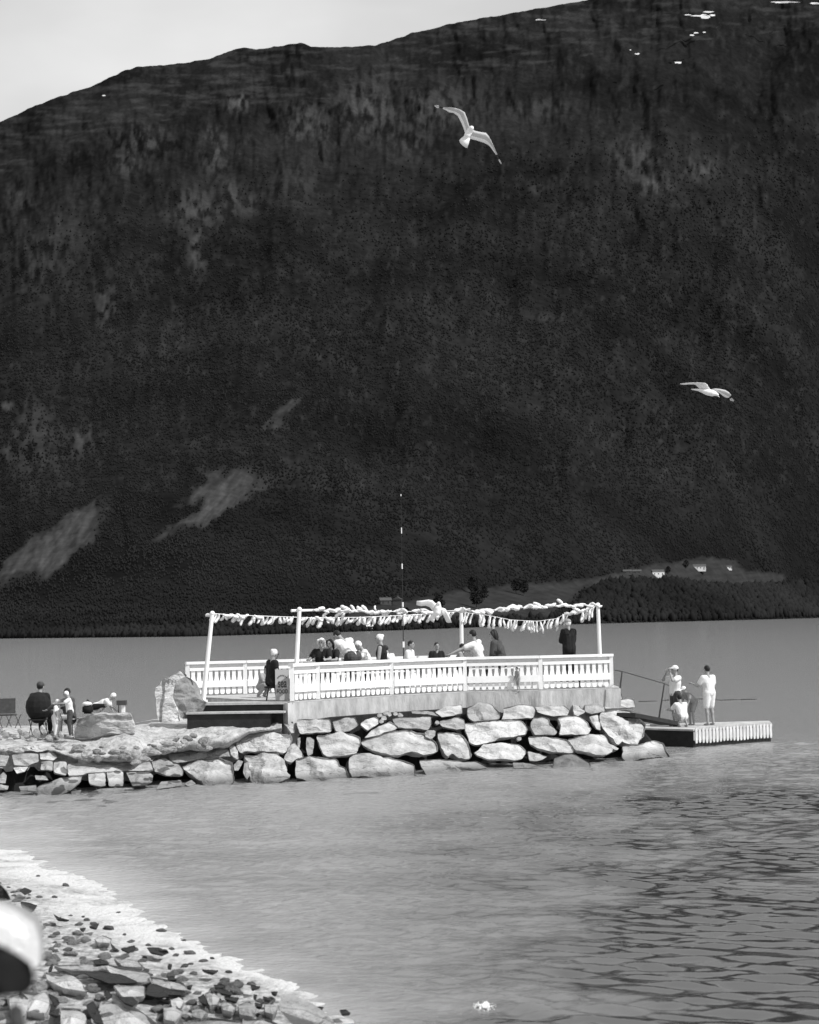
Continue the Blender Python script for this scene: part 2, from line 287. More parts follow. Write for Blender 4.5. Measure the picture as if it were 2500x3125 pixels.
def house(u_, v_, w, dp, hh, rz, wall, roofm, nm, label, windows=3):
    p = TP(u_, v_); e = empty(nm, p, rz); S(e, label, 'house')
    bm = bmesh.new(); box(bm, (0, 0, hh/2-1), (w, dp, hh+2))
    obj('wall', bm, wall, e)
    bm = bmesh.new(); rh = dp*.32; o = .4
    a = [(-w/2-o, -dp/2-o, hh), (-w/2-o, dp/2+o, hh), (-w/2-o, 0, hh+rh)]; b = [(w/2+o, y, z) for _, y, z in a]
    A = [bm.verts.new(x) for x in a]; B = [bm.verts.new(x) for x in b]
    bm.faces.new(A); bm.faces.new(B[::-1])
    for i in range(3): j = (i+1) % 3; bm.faces.new((A[i], B[i], B[j], A[j]))
    r = obj('roof', bm, roofm, e)
    bm = bmesh.new(); box(bm, (w*.15, 0, hh+rh), (.8, .8, 1.6)); obj('chimney', bm, roofm, r)
    for i in range(windows):
        bm = bmesh.new(); box(bm, ((i+.5)/windows*w-w/2, -dp/2-.03, hh*.55), (1.1, .1, 1.3)); obj('window', bm, M['glass'], e)
    bm = bmesh.new(); box(bm, (w*.36, -dp/2-.03, 1.0), (1, .12, 2.1)); obj('door', bm, M['roof'], e)
house(2008, 1759, 13, 8, 5, R(4), M['housew'], M['houseg'], 'farmhouse', 'white farmhouse with bright front, the nearer one above the shore wood')
house(2133, 1739, 16, 8, 4, R(-6), M['housew'], M['houseg'], 'farmhouse', 'long white farmhouse, higher and right of the other', 4)
house(2225, 1736, 6, 5, 2.4, R(3), M['housew'], M['houseg'], 'farm_shed', 'small pale shed right of the long white farmhouse', 1)
house(1915, 1750, 9, 6, 2.2, R(0), M['houseg'], M['houseg'], 'farm_shed', 'low grey shed, leftmost building on the far right slope', 2)
house(1944, 1750, 9, 6, 2.2, R(0), M['houseg'], M['houseg'], 'farm_shed', 'low grey shed left of the nearer white farmhouse', 2)
house(1176, 1845, 7, 6, 2.6, R(10), M['houseg'], M['houseg'], 'barn', 'faint grey barn behind the middle of the garlands', 2)
house(1214, 1845, 4, 6, 3.2, R(80), M['houseg'], M['houseg'], 'barn', 'faint grey gabled barn beside the striped pole', 1)
house(1124, 1917, 4, 3, .9, R(6), M['housew'], M['housew'], 'boathouse', 'tiny white boathouse at the far waterline behind the garlands', 1)
SNOW = [(2160, 36, 34, 5), (2130, 48, 50, 4), (2150, 50, 30, 12), (2100, 45, 20, 3), (2395, 6, 80, 6), (2490, 10, 40, 6), (1650, 60, 30, 4), (1946, 164, 14, 5), (2070, 190, 22, 6), (2112, 107, 12, 4), (2125, 100, 14, 4), (2150, 98, 10, 3), (1925, 152, 6, 2), (317, 291, 10, 4), (2175, 46, 20, 5)]
for k, (a, b, w, h) in enumerate(SNOW):
    V = []
    for i in range(14):
        t = i/14*2*math.pi; r = 1+random.uniform(-.3, .3); x = a+math.cos(t)*w/2*r; y = b+math.sin(t)*h/2*r
        V.append(tuple(P(x, y, float(depth_uv(x, y))*.955)))
    o = bpy.data.meshes.new('snow_patch'); o.from_pydata(V, [], [tuple(range(14))]); S(link('snow_patch', o, M['snow']), kind='structure')

# ------------------------------------------------------------------ beach
WL = [(-900, 2300), (-300, 2420), (0, 2550), (100, 2625), (300, 2695), (430, 2790), (620, 2893), (780, 2960), (900, 3010), (1000, 3075), (1060, 3125), (1200, 3260), (1500, 3600)]
WLP = np.array([G(a, b, 0)[:2] for a, b in WL])
def wdist(x, y):                                    # signed distance inland from the near waterline
    best = None
    p = np.stack([x, y], -1)
    for i in range(len(WLP)-1):
        a = WLP[i]; b = WLP[i+1]; ab = b-a; t = np.clip(((p-a)@ab)/(ab@ab), 0, 1); c = a+t[..., None]*ab; dd = np.linalg.norm(p-c, axis=-1)
        sg = np.sign(ab[1]*(p[..., 0]-a[0]) - ab[0]*(p[..., 1]-a[1]))
        if best is None: best, sgn = dd, sg
        else: mk = dd < best; sgn = np.where(mk, sg, sgn); best = np.minimum(best, dd)
    return best*sgn
tst = wdist(np.array([-6.]), np.array([13.]))[0]; SG = 1 if tst > 0 else -1
def beach_z(x, y):
    dd = SG*wdist(x, y)
    return .07*np.clip(dd, -6, 6)+.0 + .09*(fbm(x*1.3+50, y*1.3+50, 4, 33)-.5)*np.clip(dd, 0, 1) + .035*(fbm(x*5+50, y*5+50, 3, 35)-.5)
def BG(u_, v_, extra=0):
    z = .2
    for k in range(6):
        p = G(u_, v_, z+extra); z = float(beach_z(np.array([p.x]), np.array([p.y]))[0])
    return G(u_, v_, z+extra)
xs = np.linspace(-13, 5.5, 330); ys = np.linspace(2, 30, 500); X, Y = np.meshgrid(xs, ys, indexing='ij'); Z = beach_z(X, Y)
idx = np.arange(X.size).reshape(X.shape); f4 = np.stack([idx[:-1, :-1], idx[1:, :-1], idx[1:, 1:], idx[:-1, 1:]], -1).reshape(-1, 4)
bo = npmesh('beach', np.stack([X, Y, Z], -1).reshape(-1, 3), f4, M['beach'], smooth=True); S(bo, kind='structure')
dd = SG*wdist(X, Y); fw_ = np.interp(X, [-9, -5, -3.4, -2.2, -1], [2.2, 1.6, 1.2, .6, .1]); fo = np.clip((1-np.maximum(dd, 0)/fw_)*1.5, 0, 1)*np.clip(.7+3.2*(fbm(X*1.6, Y*2.6, 6, 88)-.45), 0, 1)
at = bo.data.attributes.new('white_patch', 'FLOAT', 'POINT'); at.data.foreach_set('value', fo.ravel().astype(np.float32))
t = M['beach'].node_tree; b = t.nodes['Principled BSDF']; src = b.inputs['Base Color'].links[0].from_socket; an = t.nodes.new('ShaderNodeAttribute'); an.attribute_name = 'white_patch'
fx = t.nodes.new('ShaderNodeMix'); fx.data_type = 'FLOAT'; t.links.new(an.outputs['Fac'], fx.inputs[0]); t.links.new(src, fx.inputs[2]); fx.inputs[3].default_value = .62; t.links.new(fx.outputs[0], b.inputs['Base Color'])

# ------------------------------------------------------------------ water
wm = bpy.data.materials.new('fjord_water'); wm.use_nodes = True; t = wm.node_tree; b = t.nodes['Principled BSDF']
mr6 = t.nodes.new('ShaderNodeMapRange'); at9 = t.nodes.new('ShaderNodeAttribute'); at9.attribute_name = 'clear'; t.links.new(at9.outputs['Fac'], mr6.inputs[0]); mr6.inputs[3].default_value = 2.1; mr6.inputs[4].default_value = 2.7; t.links.new(mr6.outputs[0], b.inputs['IOR'])
at = t.nodes.new('ShaderNodeAttribute'); at.attribute_name = 'shallow'
mxn = t.nodes.new('ShaderNodeMix'); mxn.data_type = 'FLOAT'; t.links.new(at.outputs['Fac'], mxn.inputs[0]); mxn.inputs[2].default_value = .27; mxn.inputs[3].default_value = .6
at2 = t.nodes.new('ShaderNodeAttribute'); at2.attribute_name = 'clear'  # mask for the dark reflections painted into the ripple patch
mxc = t.nodes.new('ShaderNodeMix'); mxc.data_type = 'FLOAT'; t.links.new(at2.outputs['Fac'], mxc.inputs[0]); t.links.new(mxn.outputs[0], mxc.inputs[2]); mxc.inputs[3].default_value = .035  # darker base colour in the ripple patch paints in dark reflections
t.links.new(mxc.outputs[0], b.inputs['Base Color'])
mr3 = t.nodes.new('ShaderNodeMapRange'); mr3.inputs[3].default_value = .14; mr3.inputs[4].default_value = .03; t.links.new(at2.outputs['Fac'], mr3.inputs[0]); t.links.new(mr3.outputs[0], b.inputs['Roughness'])
co = t.nodes.new('ShaderNodeTexCoord'); mpn = t.nodes.new('ShaderNodeMapping'); mpn.inputs['Scale'].default_value = (.9, 1.4, 1); t.links.new(co.outputs['Object'], mpn.inputs[0])
n = t.nodes.new('ShaderNodeTexNoise'); n.inputs['Scale'].default_value = 6; n.inputs['Detail'].default_value = 6; n.inputs['Roughness'].default_value = .6; t.links.new(mpn.outputs[0], n.inputs['Vector'])
bp = t.nodes.new('ShaderNodeBump'); bp.inputs['Distance'].default_value = .06; mr4 = t.nodes.new('ShaderNodeMapRange'); mr4.inputs[3].default_value = .9; mr4.inputs[4].default_value = .14; t.links.new(at2.outputs['Fac'], mr4.inputs[0]); t.links.new(mr4.outputs[0], bp.inputs['Strength']); t.links.new(n.outputs[0], bp.inputs['Height']); t.links.new(bp.outputs[0], b.inputs['Normal'])
def wave(x, y):
    u_ = 1250 + 5000*x/np.maximum(y, 1); v_ = 1898.6 + 20000/np.maximum(y, 1)
    am = np.clip((u_-850)/950, 0, 1)*np.clip((v_-2290)/180, 0, 1)
    am = am*np.clip(.7+1.5*(fbm(x/2.+9, y/2.5+9, 4, 60)-.42), 0, 1.2)
    amr = np.clip(am*1.25 + .3*np.clip((fbm(x*.35+2, y*.8+5, 4, 66)-.45)*4, 0, 1)*np.clip((v_-2420)/150, 0, 1), 0, 1); am = .72 + .2*am
    wr = np.random.default_rng(5); hsum = np.zeros_like(x); wx = x+.5*fbm(x*.5+7, y*.5+7, 3, 63); wy = y+.5*fbm(x*.5+3, y*.5+11, 3, 64)
    for i in range(22):
        lam = .19*1.06**i; an = wr.normal(1.36, .36); ph = wr.random()*6.28; kx = math.cos(an)*6.283/lam; ky = math.sin(an)*6.283/lam
        env = np.clip(fbm(x*.3/lam+i*3, y*.45/lam+i*5, 2, 200+i)*2.6-.9, 0, 1.2)
        hsum += lam*WAVE_A*np.sin(kx*wx+ky*wy+ph)*env
    return am*hsum, amr
WAVE_A = .021
def wgrid(xa, xb, nx, ya, yb, ny):
    yv = ya*(yb/ya)**np.linspace(0, 1, ny); xv = np.linspace(xa, xb, nx); return np.meshgrid(xv, yv, indexing='ij')
X, Y = wgrid(-12, 14, 560, 11, 58, 1150)
Z, RIPPLE_DK = wave(X, Y); Z = Z*np.clip((58-Y)/10, 0, 1)*np.clip((X+12)/2, 0, 1)*np.clip((14-X)/2, 0, 1); Z[0] = 0
dd = SG*wdist(X, Y); Z = Z*np.clip(-dd/1.5, .15, 1)
wdt = np.interp(X, [-8, -5, -3, 0], [2.6, 2.0, 1.3, 1.2]); sh = .8*np.clip(1+dd/(wdt*.8), 0, 1)**1.1*np.clip(np.interp(X, [-5, -3, -1, 1], [1.1, .55, .2, .05])+1.3*(fbm(X*.9+4, Y*1.6+4, 4, 77)-.45), 0, 1)
# concentric rest of the fjord, coarser rings around the fine patch
idx = np.arange(X.size).reshape(X.shape); f4 = np.stack([idx[:-1, :-1], idx[1:, :-1], idx[1:, 1:], idx[:-1, 1:]], -1).reshape(-1, 4)
V = [np.stack([X, Y, Z], -1).reshape(-1, 3)]; Fs = [f4]; A = [sh.ravel()]
off = X.size
for (x0, x1, y0, y1) in ((-4000, -12, 11, 58), (14, 4000, 11, 58), (-4000, 4000, 58, 4500), (-4000, 4000, -60, 11)):
    V.append(np.array([(x0, y0, 0), (x1, y0, 0), (x1, y1, 0), (x0, y1, 0)], float)); Fs.append(np.array([[off, off+1, off+2, off+3]])); A.append(np.zeros(4)); off += 4
o = npmesh('water', np.concatenate(V), np.concatenate(Fs), wm, smooth=True); S(o, kind='structure')
at = o.data.attributes.new('shallow', 'FLOAT', 'POINT'); at.data.foreach_set('value', np.concatenate(A).astype(np.float32))
at = o.data.attributes.new('clear', 'FLOAT', 'POINT'); at.data.foreach_set('value', np.concatenate([(RIPPLE_DK*np.clip((14-X)/1.5, 0, 1)).ravel(), np.zeros(16)]).astype(np.float32))  # mask for the dark reflections painted into the ripple patch
# seabed keeps everything closed below
bm = bmesh.new(); box(bm, (0, 2200, -4.5), (8000, 4600, 1)); S(obj('seabed', bm, M['core']), kind='structure')

# ------------------------------------------------------------------ jetty: platform, core, path
DZ = 1.96
FP = [G(a, b, DZ) for a, b in ((892, 2141), (971, 2135), (1196, 2121), (1420, 2110), (1651, 2105), (1867, 2098))]
FU = [892, 971, 1196, 1420, 1651, 1867]
LE = G(612, 2145, DZ); BL = G(573, 2125, DZ); BR = P(1640, 1990, 54.5); BR.z = DZ; RB = Vector((FP[-1].x+.3, FP[-1].y+4.2, DZ))
WV = ([-200, 0, 250, 450, 600, 880, 1120, 1280, 1420, 1700, 1800, 1867, 1950, 2030, 2100], [2440, 2432, 2424, 2414, 2398, 2390, 2374, 2368, 2352, 2344, 2340, 2328, 2322, 2311, 2306])
TV = ([-200, 0, 250, 450, 640, 880, 1000, 1420, 1867, 2100], [2290, 2278, 2262, 2240, 2225, 2195, 2180, 2150, 2130, 2120])
TZ = ([-200, 450, 640, 880, 1000, 2100], [1.1, 1.12, 1.25, 1.5, 1.6, 1.65])
def wall_depth(u_, v_):
    vw = lerp(u_, *WV); vt = lerp(u_, *TV); dw = G(u_, vw, 0).y; dt = G(u_, vt, lerp(u_, *TZ)).y
    t = (vw-v_)/(vw-vt); return dw + (dt-dw)*t
def wp(u_, v_, back=0): return P(u_, v_, wall_depth(u_, v_)) + Vector((0, back, 0))
# core behind the boulders, its near-black colour paints shade into the gaps
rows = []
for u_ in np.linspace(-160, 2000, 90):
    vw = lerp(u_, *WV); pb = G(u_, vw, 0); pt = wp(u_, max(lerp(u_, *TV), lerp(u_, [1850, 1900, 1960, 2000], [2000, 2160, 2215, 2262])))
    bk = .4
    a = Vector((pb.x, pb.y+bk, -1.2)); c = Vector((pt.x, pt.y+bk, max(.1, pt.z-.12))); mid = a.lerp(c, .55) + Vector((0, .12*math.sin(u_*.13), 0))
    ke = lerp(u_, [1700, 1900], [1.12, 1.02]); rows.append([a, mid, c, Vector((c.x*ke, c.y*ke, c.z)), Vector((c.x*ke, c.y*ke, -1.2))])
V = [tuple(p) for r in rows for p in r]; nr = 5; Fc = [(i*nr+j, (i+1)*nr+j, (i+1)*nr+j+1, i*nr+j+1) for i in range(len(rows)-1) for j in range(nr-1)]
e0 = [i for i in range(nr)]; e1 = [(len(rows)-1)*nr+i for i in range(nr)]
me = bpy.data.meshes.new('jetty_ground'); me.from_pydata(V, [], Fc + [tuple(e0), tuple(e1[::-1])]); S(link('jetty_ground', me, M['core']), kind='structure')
# pale gravel path on top, left of the platform
PE = [(-120, 2298), (0, 2294), (120, 2292), (190, 2302), (235, 2322), (330, 2328), (430, 2330), (455, 2312), (500, 2296), (600, 2292), (690, 2284), (725, 2266), (765, 2238), (860, 2224)]
bm = bmesh.new(); mids = []
for k in range(60):
    u_ = -120 + k*980/59; v_ = lerp(u_, *zip(*PE)) + 7*mn.noise(Vector((u_*.03, 0, 3)))
    p = wp(u_, v_, .12); zb = lerp(u_, [-120, 300, 480, 860], [1.24, 1.26, 1.38, 1.42]); vb = lerp(u_, [-120, 380, 470, 860], [2236, 2234, 2214, 2206])
    col = [bm.verts.new(p+Vector((0, .12, -.5))), bm.verts.new(p)]
    for j in range(1, 15):
        t_ = j/14; q0 = G(u_, v_+(vb-v_)*t_, p.z+(zb-p.z)*t_**.8); col.append(bm.verts.new(q0 + Vector((0, 0, .09*mn.noise(q0*1.7)+.05*mn.noise(q0*6))))) 
    qb = Vector((q0.x*(q0.y+3)/q0.y, q0.y+3, zb)); col.append(bm.verts.new(qb)); mids.append(col)
for i in range(59):
    for j in range(len(mids[0])-1): bm.faces.new((mids[i][j], mids[i+1][j], mids[i+1][j+1], mids[i][j+1]))
S(obj('path', bm, M['gravel'], smooth=True), kind='structure')

# concrete platform
plat = empty('concrete_platform', ((LE+FP[0])/2)); S(plat, 'pale concrete platform with a wooden deck carrying the white fence on the jetty', 'platform')
o0 = plat.location.copy()
bm = bmesh.new(); poly = [LE+Vector((-.05, -.1, 0)), FP[0]+Vector((-.1, -.18, 0))] + [p+Vector((0, -.18, 0)) for p in FP[1:]] + [FP[-1]+Vector((.25, -.1, 0)), RB, BR, BL+Vector((-.15, .2, 0))]
prism(bm, [(p.x-o0.x, p.y-o0.y) for p in poly[1:]] , .5-o0.z, DZ-.03-o0.z)
obj('slab', bm, M['conc'], plat)
bm = bmesh.new(); prism(bm, [(p.x-o0.x, p.y-o0.y) for p in ([FP[0]+Vector((-.06, -.12, 0))]+[p+Vector((0, -.12, 0)) for p in FP[1:]]+poly[-4:])], DZ-.026-o0.z, DZ-o0.z)
obj('deck', bm, M['deck'], plat)
# stairs
st = empty('stairs', LE.lerp(FP[0], .5)); S(st, 'wide low steps with white treads and black risers up to the deck', 'stairs')
dr = (FP[0]-LE); dr.z = 0; L = dr.length; dr.normalize(); nn = Vector((dr.y, -dr.x, 0))
if nn.y > 0: nn = -nn
bas = Matrix((dr, -nn, Vector((0, 0, 1)))).transposed().to_4x4()
def lb(bm, along, out, z0, z1, length, depth):
    c = dr*along + nn*out; box(bm, (c.x, c.y, (z0+z1)/2-DZ), (length, depth, z1-z0), basis=bas)
bm = bmesh.new(); lb(bm, -.1, -.25, 1.3, DZ-.07, 2.25, .5); obj('riser', bm, M['dark'], st)
bm = bmesh.new(); lb(bm, -.1, -.22, DZ-.065, DZ-.004, L+.25, .56); obj('tread', bm, M['deck'], st)
bm = bmesh.new(); lb(bm, -.4, .22, 1.25, 1.68, 2.2, .42); obj('riser', bm, M['dark'], st)
bm = bmesh.new(); lb(bm, -.22, .25, 1.685, 1.73, 2.6, .48); obj('tread', bm, M['deck'], st)

# ------------------------------------------------------------------ fences
FHT = .97
def picket(bm, c, bs, z0, z1, w, th):
    pr = []
    n = 6
    for s_ in (1, -1):
        pass
    zz = [z0+.03, z0+.0]; xs_ = []
    pts = [(-w*.28, z0), (w*.28, z0), (w*.46, z0+.03), (w*.5, z0+.1), (w*.38, z0+.2), (w*.5, z0+.3), (w*.5, z0+.42), (w*.36, z0+.55), (w*.42, z1), (-w*.42, z1), (-w*.36, z0+.55), (-w*.5, z0+.42), (-w*.5, z0+.3), (-w*.38, z0+.2), (-w*.5, z0+.1), (-w*.46, z0+.03)]
    T = Matrix.Translation(c) @ bs
    a = [bm.verts.new(T @ Vector((x, -th/2, z))) for x, z in pts]; b_ = [bm.verts.new(T @ Vector((x, th/2, z))) for x, z in pts]
    bm.faces.new(a); bm.faces.new(b_[::-1]); k = len(pts)
    for i in range(k): bm.faces.new((a[i], a[(i+1) % k], b_[(i+1) % k], b_[i]))
def fence(name, pts, label, group=None, hgt=FHT, pitch=.185, cap=.075):
    o0 = Vector(pts[0]); e = empty(name, o0); S(e, label, 'fence', group)
    for i, p in enumerate(pts):
        bm = bmesh.new(); q = Vector(p)-o0; box(bm, (q.x, q.y, hgt/2-.02), (.11, .11, hgt-.07)); obj('post', bm, M['white'], e)
    for i in range(len(pts)-1):
        a = Vector(pts[i])-o0; b_ = Vector(pts[i+1])-o0; d_ = b_-a; L_ = d_.length; d_.normalize(); nb = Vector((d_.y, -d_.x, 0))
        if nb.y > 0: nb = -nb
        bs = Matrix((d_, -nb, Vector((0, 0, 1)))).transposed().to_4x4(); c = (a+b_)/2
        def rail(nm, z, hh, th, out, mt, ext=0):
            bm = bmesh.new(); box(bm, c+nb*out+Vector((0, 0, z)), (L_+ext, th, hh), basis=bs); obj(nm, bm, mt, e)
        rail('cap_rail', hgt-.012, cap, .17, .0, M['white'], .10 if i in (0, len(pts)-2) else .0)
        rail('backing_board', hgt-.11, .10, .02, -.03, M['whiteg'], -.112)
        rail('upper_rail', hgt-.20, .085, .05, .02, M['white'], -.115)
        rail('middle_rail', .335, .19, .045, .045, M['white'], -.118)
        bm = bmesh.new(); n_ = max(1, int(round((L_-.16)/pitch)))
        for k in range(n_): picket(bm, a + d_*(.08+(k+.5)*(L_-.16)/n_), bs, .035, hgt-.2, pitch*.74, .02)
        obj('picket_panel', bm, M['white'], e)
    return e
fence('picket_fence', FP, 'long white picket fence along the water side of the platform')
BE = Vector((1.5, 51.2, DZ)); bf = [BL.lerp(BE, t_) for t_ in (0, .2, .4, .6, .8, 1)]
fence('picket_fence', bf, 'white picket fence at the back of the platform, seen left behind the stairs')

# ------------------------------------------------------------------ posts and garlands
def tall_post(bu, bv, d_, tu, tv, label, r=.062):
    if d_ is None: a = G(bu, bv, DZ); d_ = a.y
    else: a = P(bu, bv, d_); a.z = DZ
    b_ = P(tu, tv, d_); e = empty('garland_post', a); S(e, label, 'post', 'white posts holding the garlands')
    bm = bmesh.new(); cone(bm, (0, 0, 0), b_-a, r*1.05, r*.85, 12); obj('pole', bm, M['white'], e, smooth=False)
    bm = bmesh.new(); ball(bm, b_-a, r*1.1); obj('post_cap', bm, M['white'], e, smooth=True)
    bm = bmesh.new(); box(bm, (0, 0, .03), (.22, .22, .06)); obj('foot_plate', bm, M['white'], e)
    return b_
d2 = FP[0].lerp(FP[1], .1).y+.35; d4 = FP[-1].y+.25
T1 = tall_post(620, 2143, None, 648, 1872, 'leaning white post at the top of the stairs, leftmost of the four')
T2 = tall_post(899, 2135, d2, 914, 1860, 'white post behind the corner of the front fence, second from left')
T3 = tall_post(1411, 2100, 50.2, 1408, 1860, 'white post in the middle with a bundle of streamers at its top')
T4 = tall_post(1835, 2098, d4, 1825, 1846, 'white post at the right end of the fence, rightmost of the four')
def streamer(e, p, d_, L_, w):
    d_ = Vector(d_).normalized(); side = d_.cross(Vector((0, 1, 0.2))).normalized(); nf = d_.cross(side).normalized(); bm = bmesh.new(); n_ = 6; ra = []; ph = random.random()*6
    for i in range(n_+1):
        t_ = i/n_; c = p + d_*L_*t_ + nf*.035*math.sin(ph+t_*5) + side*.02*math.sin(ph*2+t_*4); ww = w*1.02*(.4+.6*math.sin(min(1, t_*1.6)*math.pi/2))*(1 if t_ < .9 else .6)*random.uniform(.75, 1.15); th = .006
        ra.append([bm.verts.new(c+side*ww/2), bm.verts.new(c+nf*(th+.008)), bm.verts.new(c-side*ww/2), bm.verts.new(c-nf*th)])
    for i in range(n_):
        for j in range(4): bm.faces.new((ra[i][j], ra[i][(j+1) % 4], ra[i+1][(j+1) % 4], ra[i+1][j]))
    bm.faces.new(ra[0]); bm.faces.new(ra[-1][::-1]); obj('streamer', bm, M['cloth'], e, smooth=True)
def garland(pts, dA, dB, label, items, beam=False):
    us_ = [p[0] for p in pts]; vs2 = [p[1] for p in pts]; u0, u1 = us_[0], us_[-1]
    pos = lambda uu: P(uu, lerp(uu, us_, vs2), dA+(dB-dA)*(uu-u0)/(u1-u0))
    o0 = pos(u0); e = empty('garland', o0); S(e, label, 'garland')
    bm = bmesh.new(); pr = pos(u0)
    for k in range(1, 50):
        q = pos(u0+(u1-u0)*k/49); r_ = .009
        cone(bm, pr-o0, q-o0, r_, r_, 6); pr = q
    obj('rope', bm, M['white'], e)
    if beam:
        bm = bmesh.new(); cone(bm, pos(u0-4)-o0, pos(beam)-o0, .038, .03, 8); obj('beam', bm, M['white'], e)
    for (uu, dx, dz, L_, w) in items: streamer(e, pos(uu)-o0, (dx, random.uniform(-.2, .2), dz), L_, w)
it = [(u_, random.uniform(.7, 1)*random.choice((1, 1, -1)), random.uniform(-.25, .2), random.uniform(.2, .34), random.uniform(.07, .13)) for u_ in list(range(955, 1100, 13)) + list(range(1160, 1330, 12)) + list(range(1390, 1460, 12)) + list(range(1475, 1822, 11)) if not 1100 < u_ < 1120]
it += [(1000, -.5, -.8, .22, .1), (1048, -.7, -.6, .3, .1), (1058, -.6, -.7, .25, .1), (1068, -.9, .6, .3, .1), (1090, -.8, .6, .26, .1), (1105, -.5, .6, .2, .1), (1125, -.7, .5, .26, .12), (1110, .9, -.1, .3, .12), (1718, -.6, .8, .26, .1), (1745, .6, -.5, .3, .12), (1650, -.8, .5, .25, .1), (1145, .1, 1, .16, .06)]
garland([(893, 1864), (960, 1862), (1080, 1866), (1240, 1866), (1330, 1867), (1400, 1862), (1450, 1866), (1580, 1855), (1660, 1850), (1745, 1848), (1825, 1846)], d2, d4, 'upper front garland of white streamers wrapped on a nearly level rope', it, beam=960)
it = [(u_ + random.uniform(-3, 3), random.uniform(-.9, -.2), random.uniform(-1, -.7), random.uniform(.18, .32), random.uniform(.07, .13)) for u_ in (652, 660, 672, 690, 705, 722, 730, 770, 783, 820, 834, 850, 868, 885, 897, 935, 945, 957, 968, 980, 992, 1022, 1036, 1050, 1064, 1078, 1102, 1120, 1150, 1165, 1185, 1208, 1235, 1255, 1280, 1300, 1318, 1372, 1385, 735, 742, 795, 802, 842, 860, 876, 890, 1010, 1016, 1044, 1057, 1090, 1108, 1134, 1142, 1175, 1196, 1222, 1245, 1268, 1290, 1340, 1355)]
it += [(u_, .8*random.choice((1, -1)), -.25, .26, .11) for u_ in (655, 680, 700, 720, 760, 775, 940, 960, 975, 990, 1240, 1270)]
garland([(648, 1872), (700, 1876), (800, 1880), (940, 1885), (1100, 1884), (1230, 1878), (1330, 1872), (1408, 1866)], T1.y, 50.2, 'left rear garland of white streamers blown to the left on a sagging rope', it)
it = [(u_ + random.uniform(-2, 2), random.uniform(-.5, .1), -1, random.uniform(.26, .4), random.uniform(.07, .12)) for u_ in (1412, 1418, 1424, 1430, 1440, 1464, 1471, 1478, 1495, 1503, 1511, 1531, 1538, 1553, 1562, 1570, 1580, 1600, 1608, 1615, 1622, 1630, 1640, 1650, 1662, 1680, 1686, 1700, 1708, 1720, 1726, 1733, 1775, 1782, 1790, 1798, 1806, 1812)]
it += [(u_, .8, .1, .24, .12) for u_ in (1722, 1736, 1752, 1766, 1784)]
garland([(1408, 1868), (1480, 1876), (1560, 1892), (1640, 1896), (1700, 1888), (1722, 1874), (1760, 1870), (1825, 1848)], 50.2, d4+.2, 'right rear garland of long white streamers hanging from a deeply sagging rope', it)

# striped marker pole
a = P(1232, 2000, 47.5); a.z = DZ; e = empty('striped_pole', a); S(e, 'thin tall dark pole with short white bands rising from the deck', 'pole')
zt = P(1234, 1505, 47.5).z
bm = bmesh.new(); cone(bm, (0, 0, 0), (0, 0, zt-DZ), .016, .006, 8); obj('shaft', bm, M['dark'], e)
for (v0, v1, r_) in ((1508, 1514, .012), (1610, 1628, .014), (1720, 1736, .017), (1838, 1852, .024), (1958, 1976, .03)):
    z0 = P(1232, v0, 47.5).z-DZ; z1 = P(1232, v1, 47.5).z-DZ; bm = bmesh.new(); cone(bm, (0, 0, z1), (0, 0, z0), r_, r_, 8); obj('white_band', bm, M['white'], e)

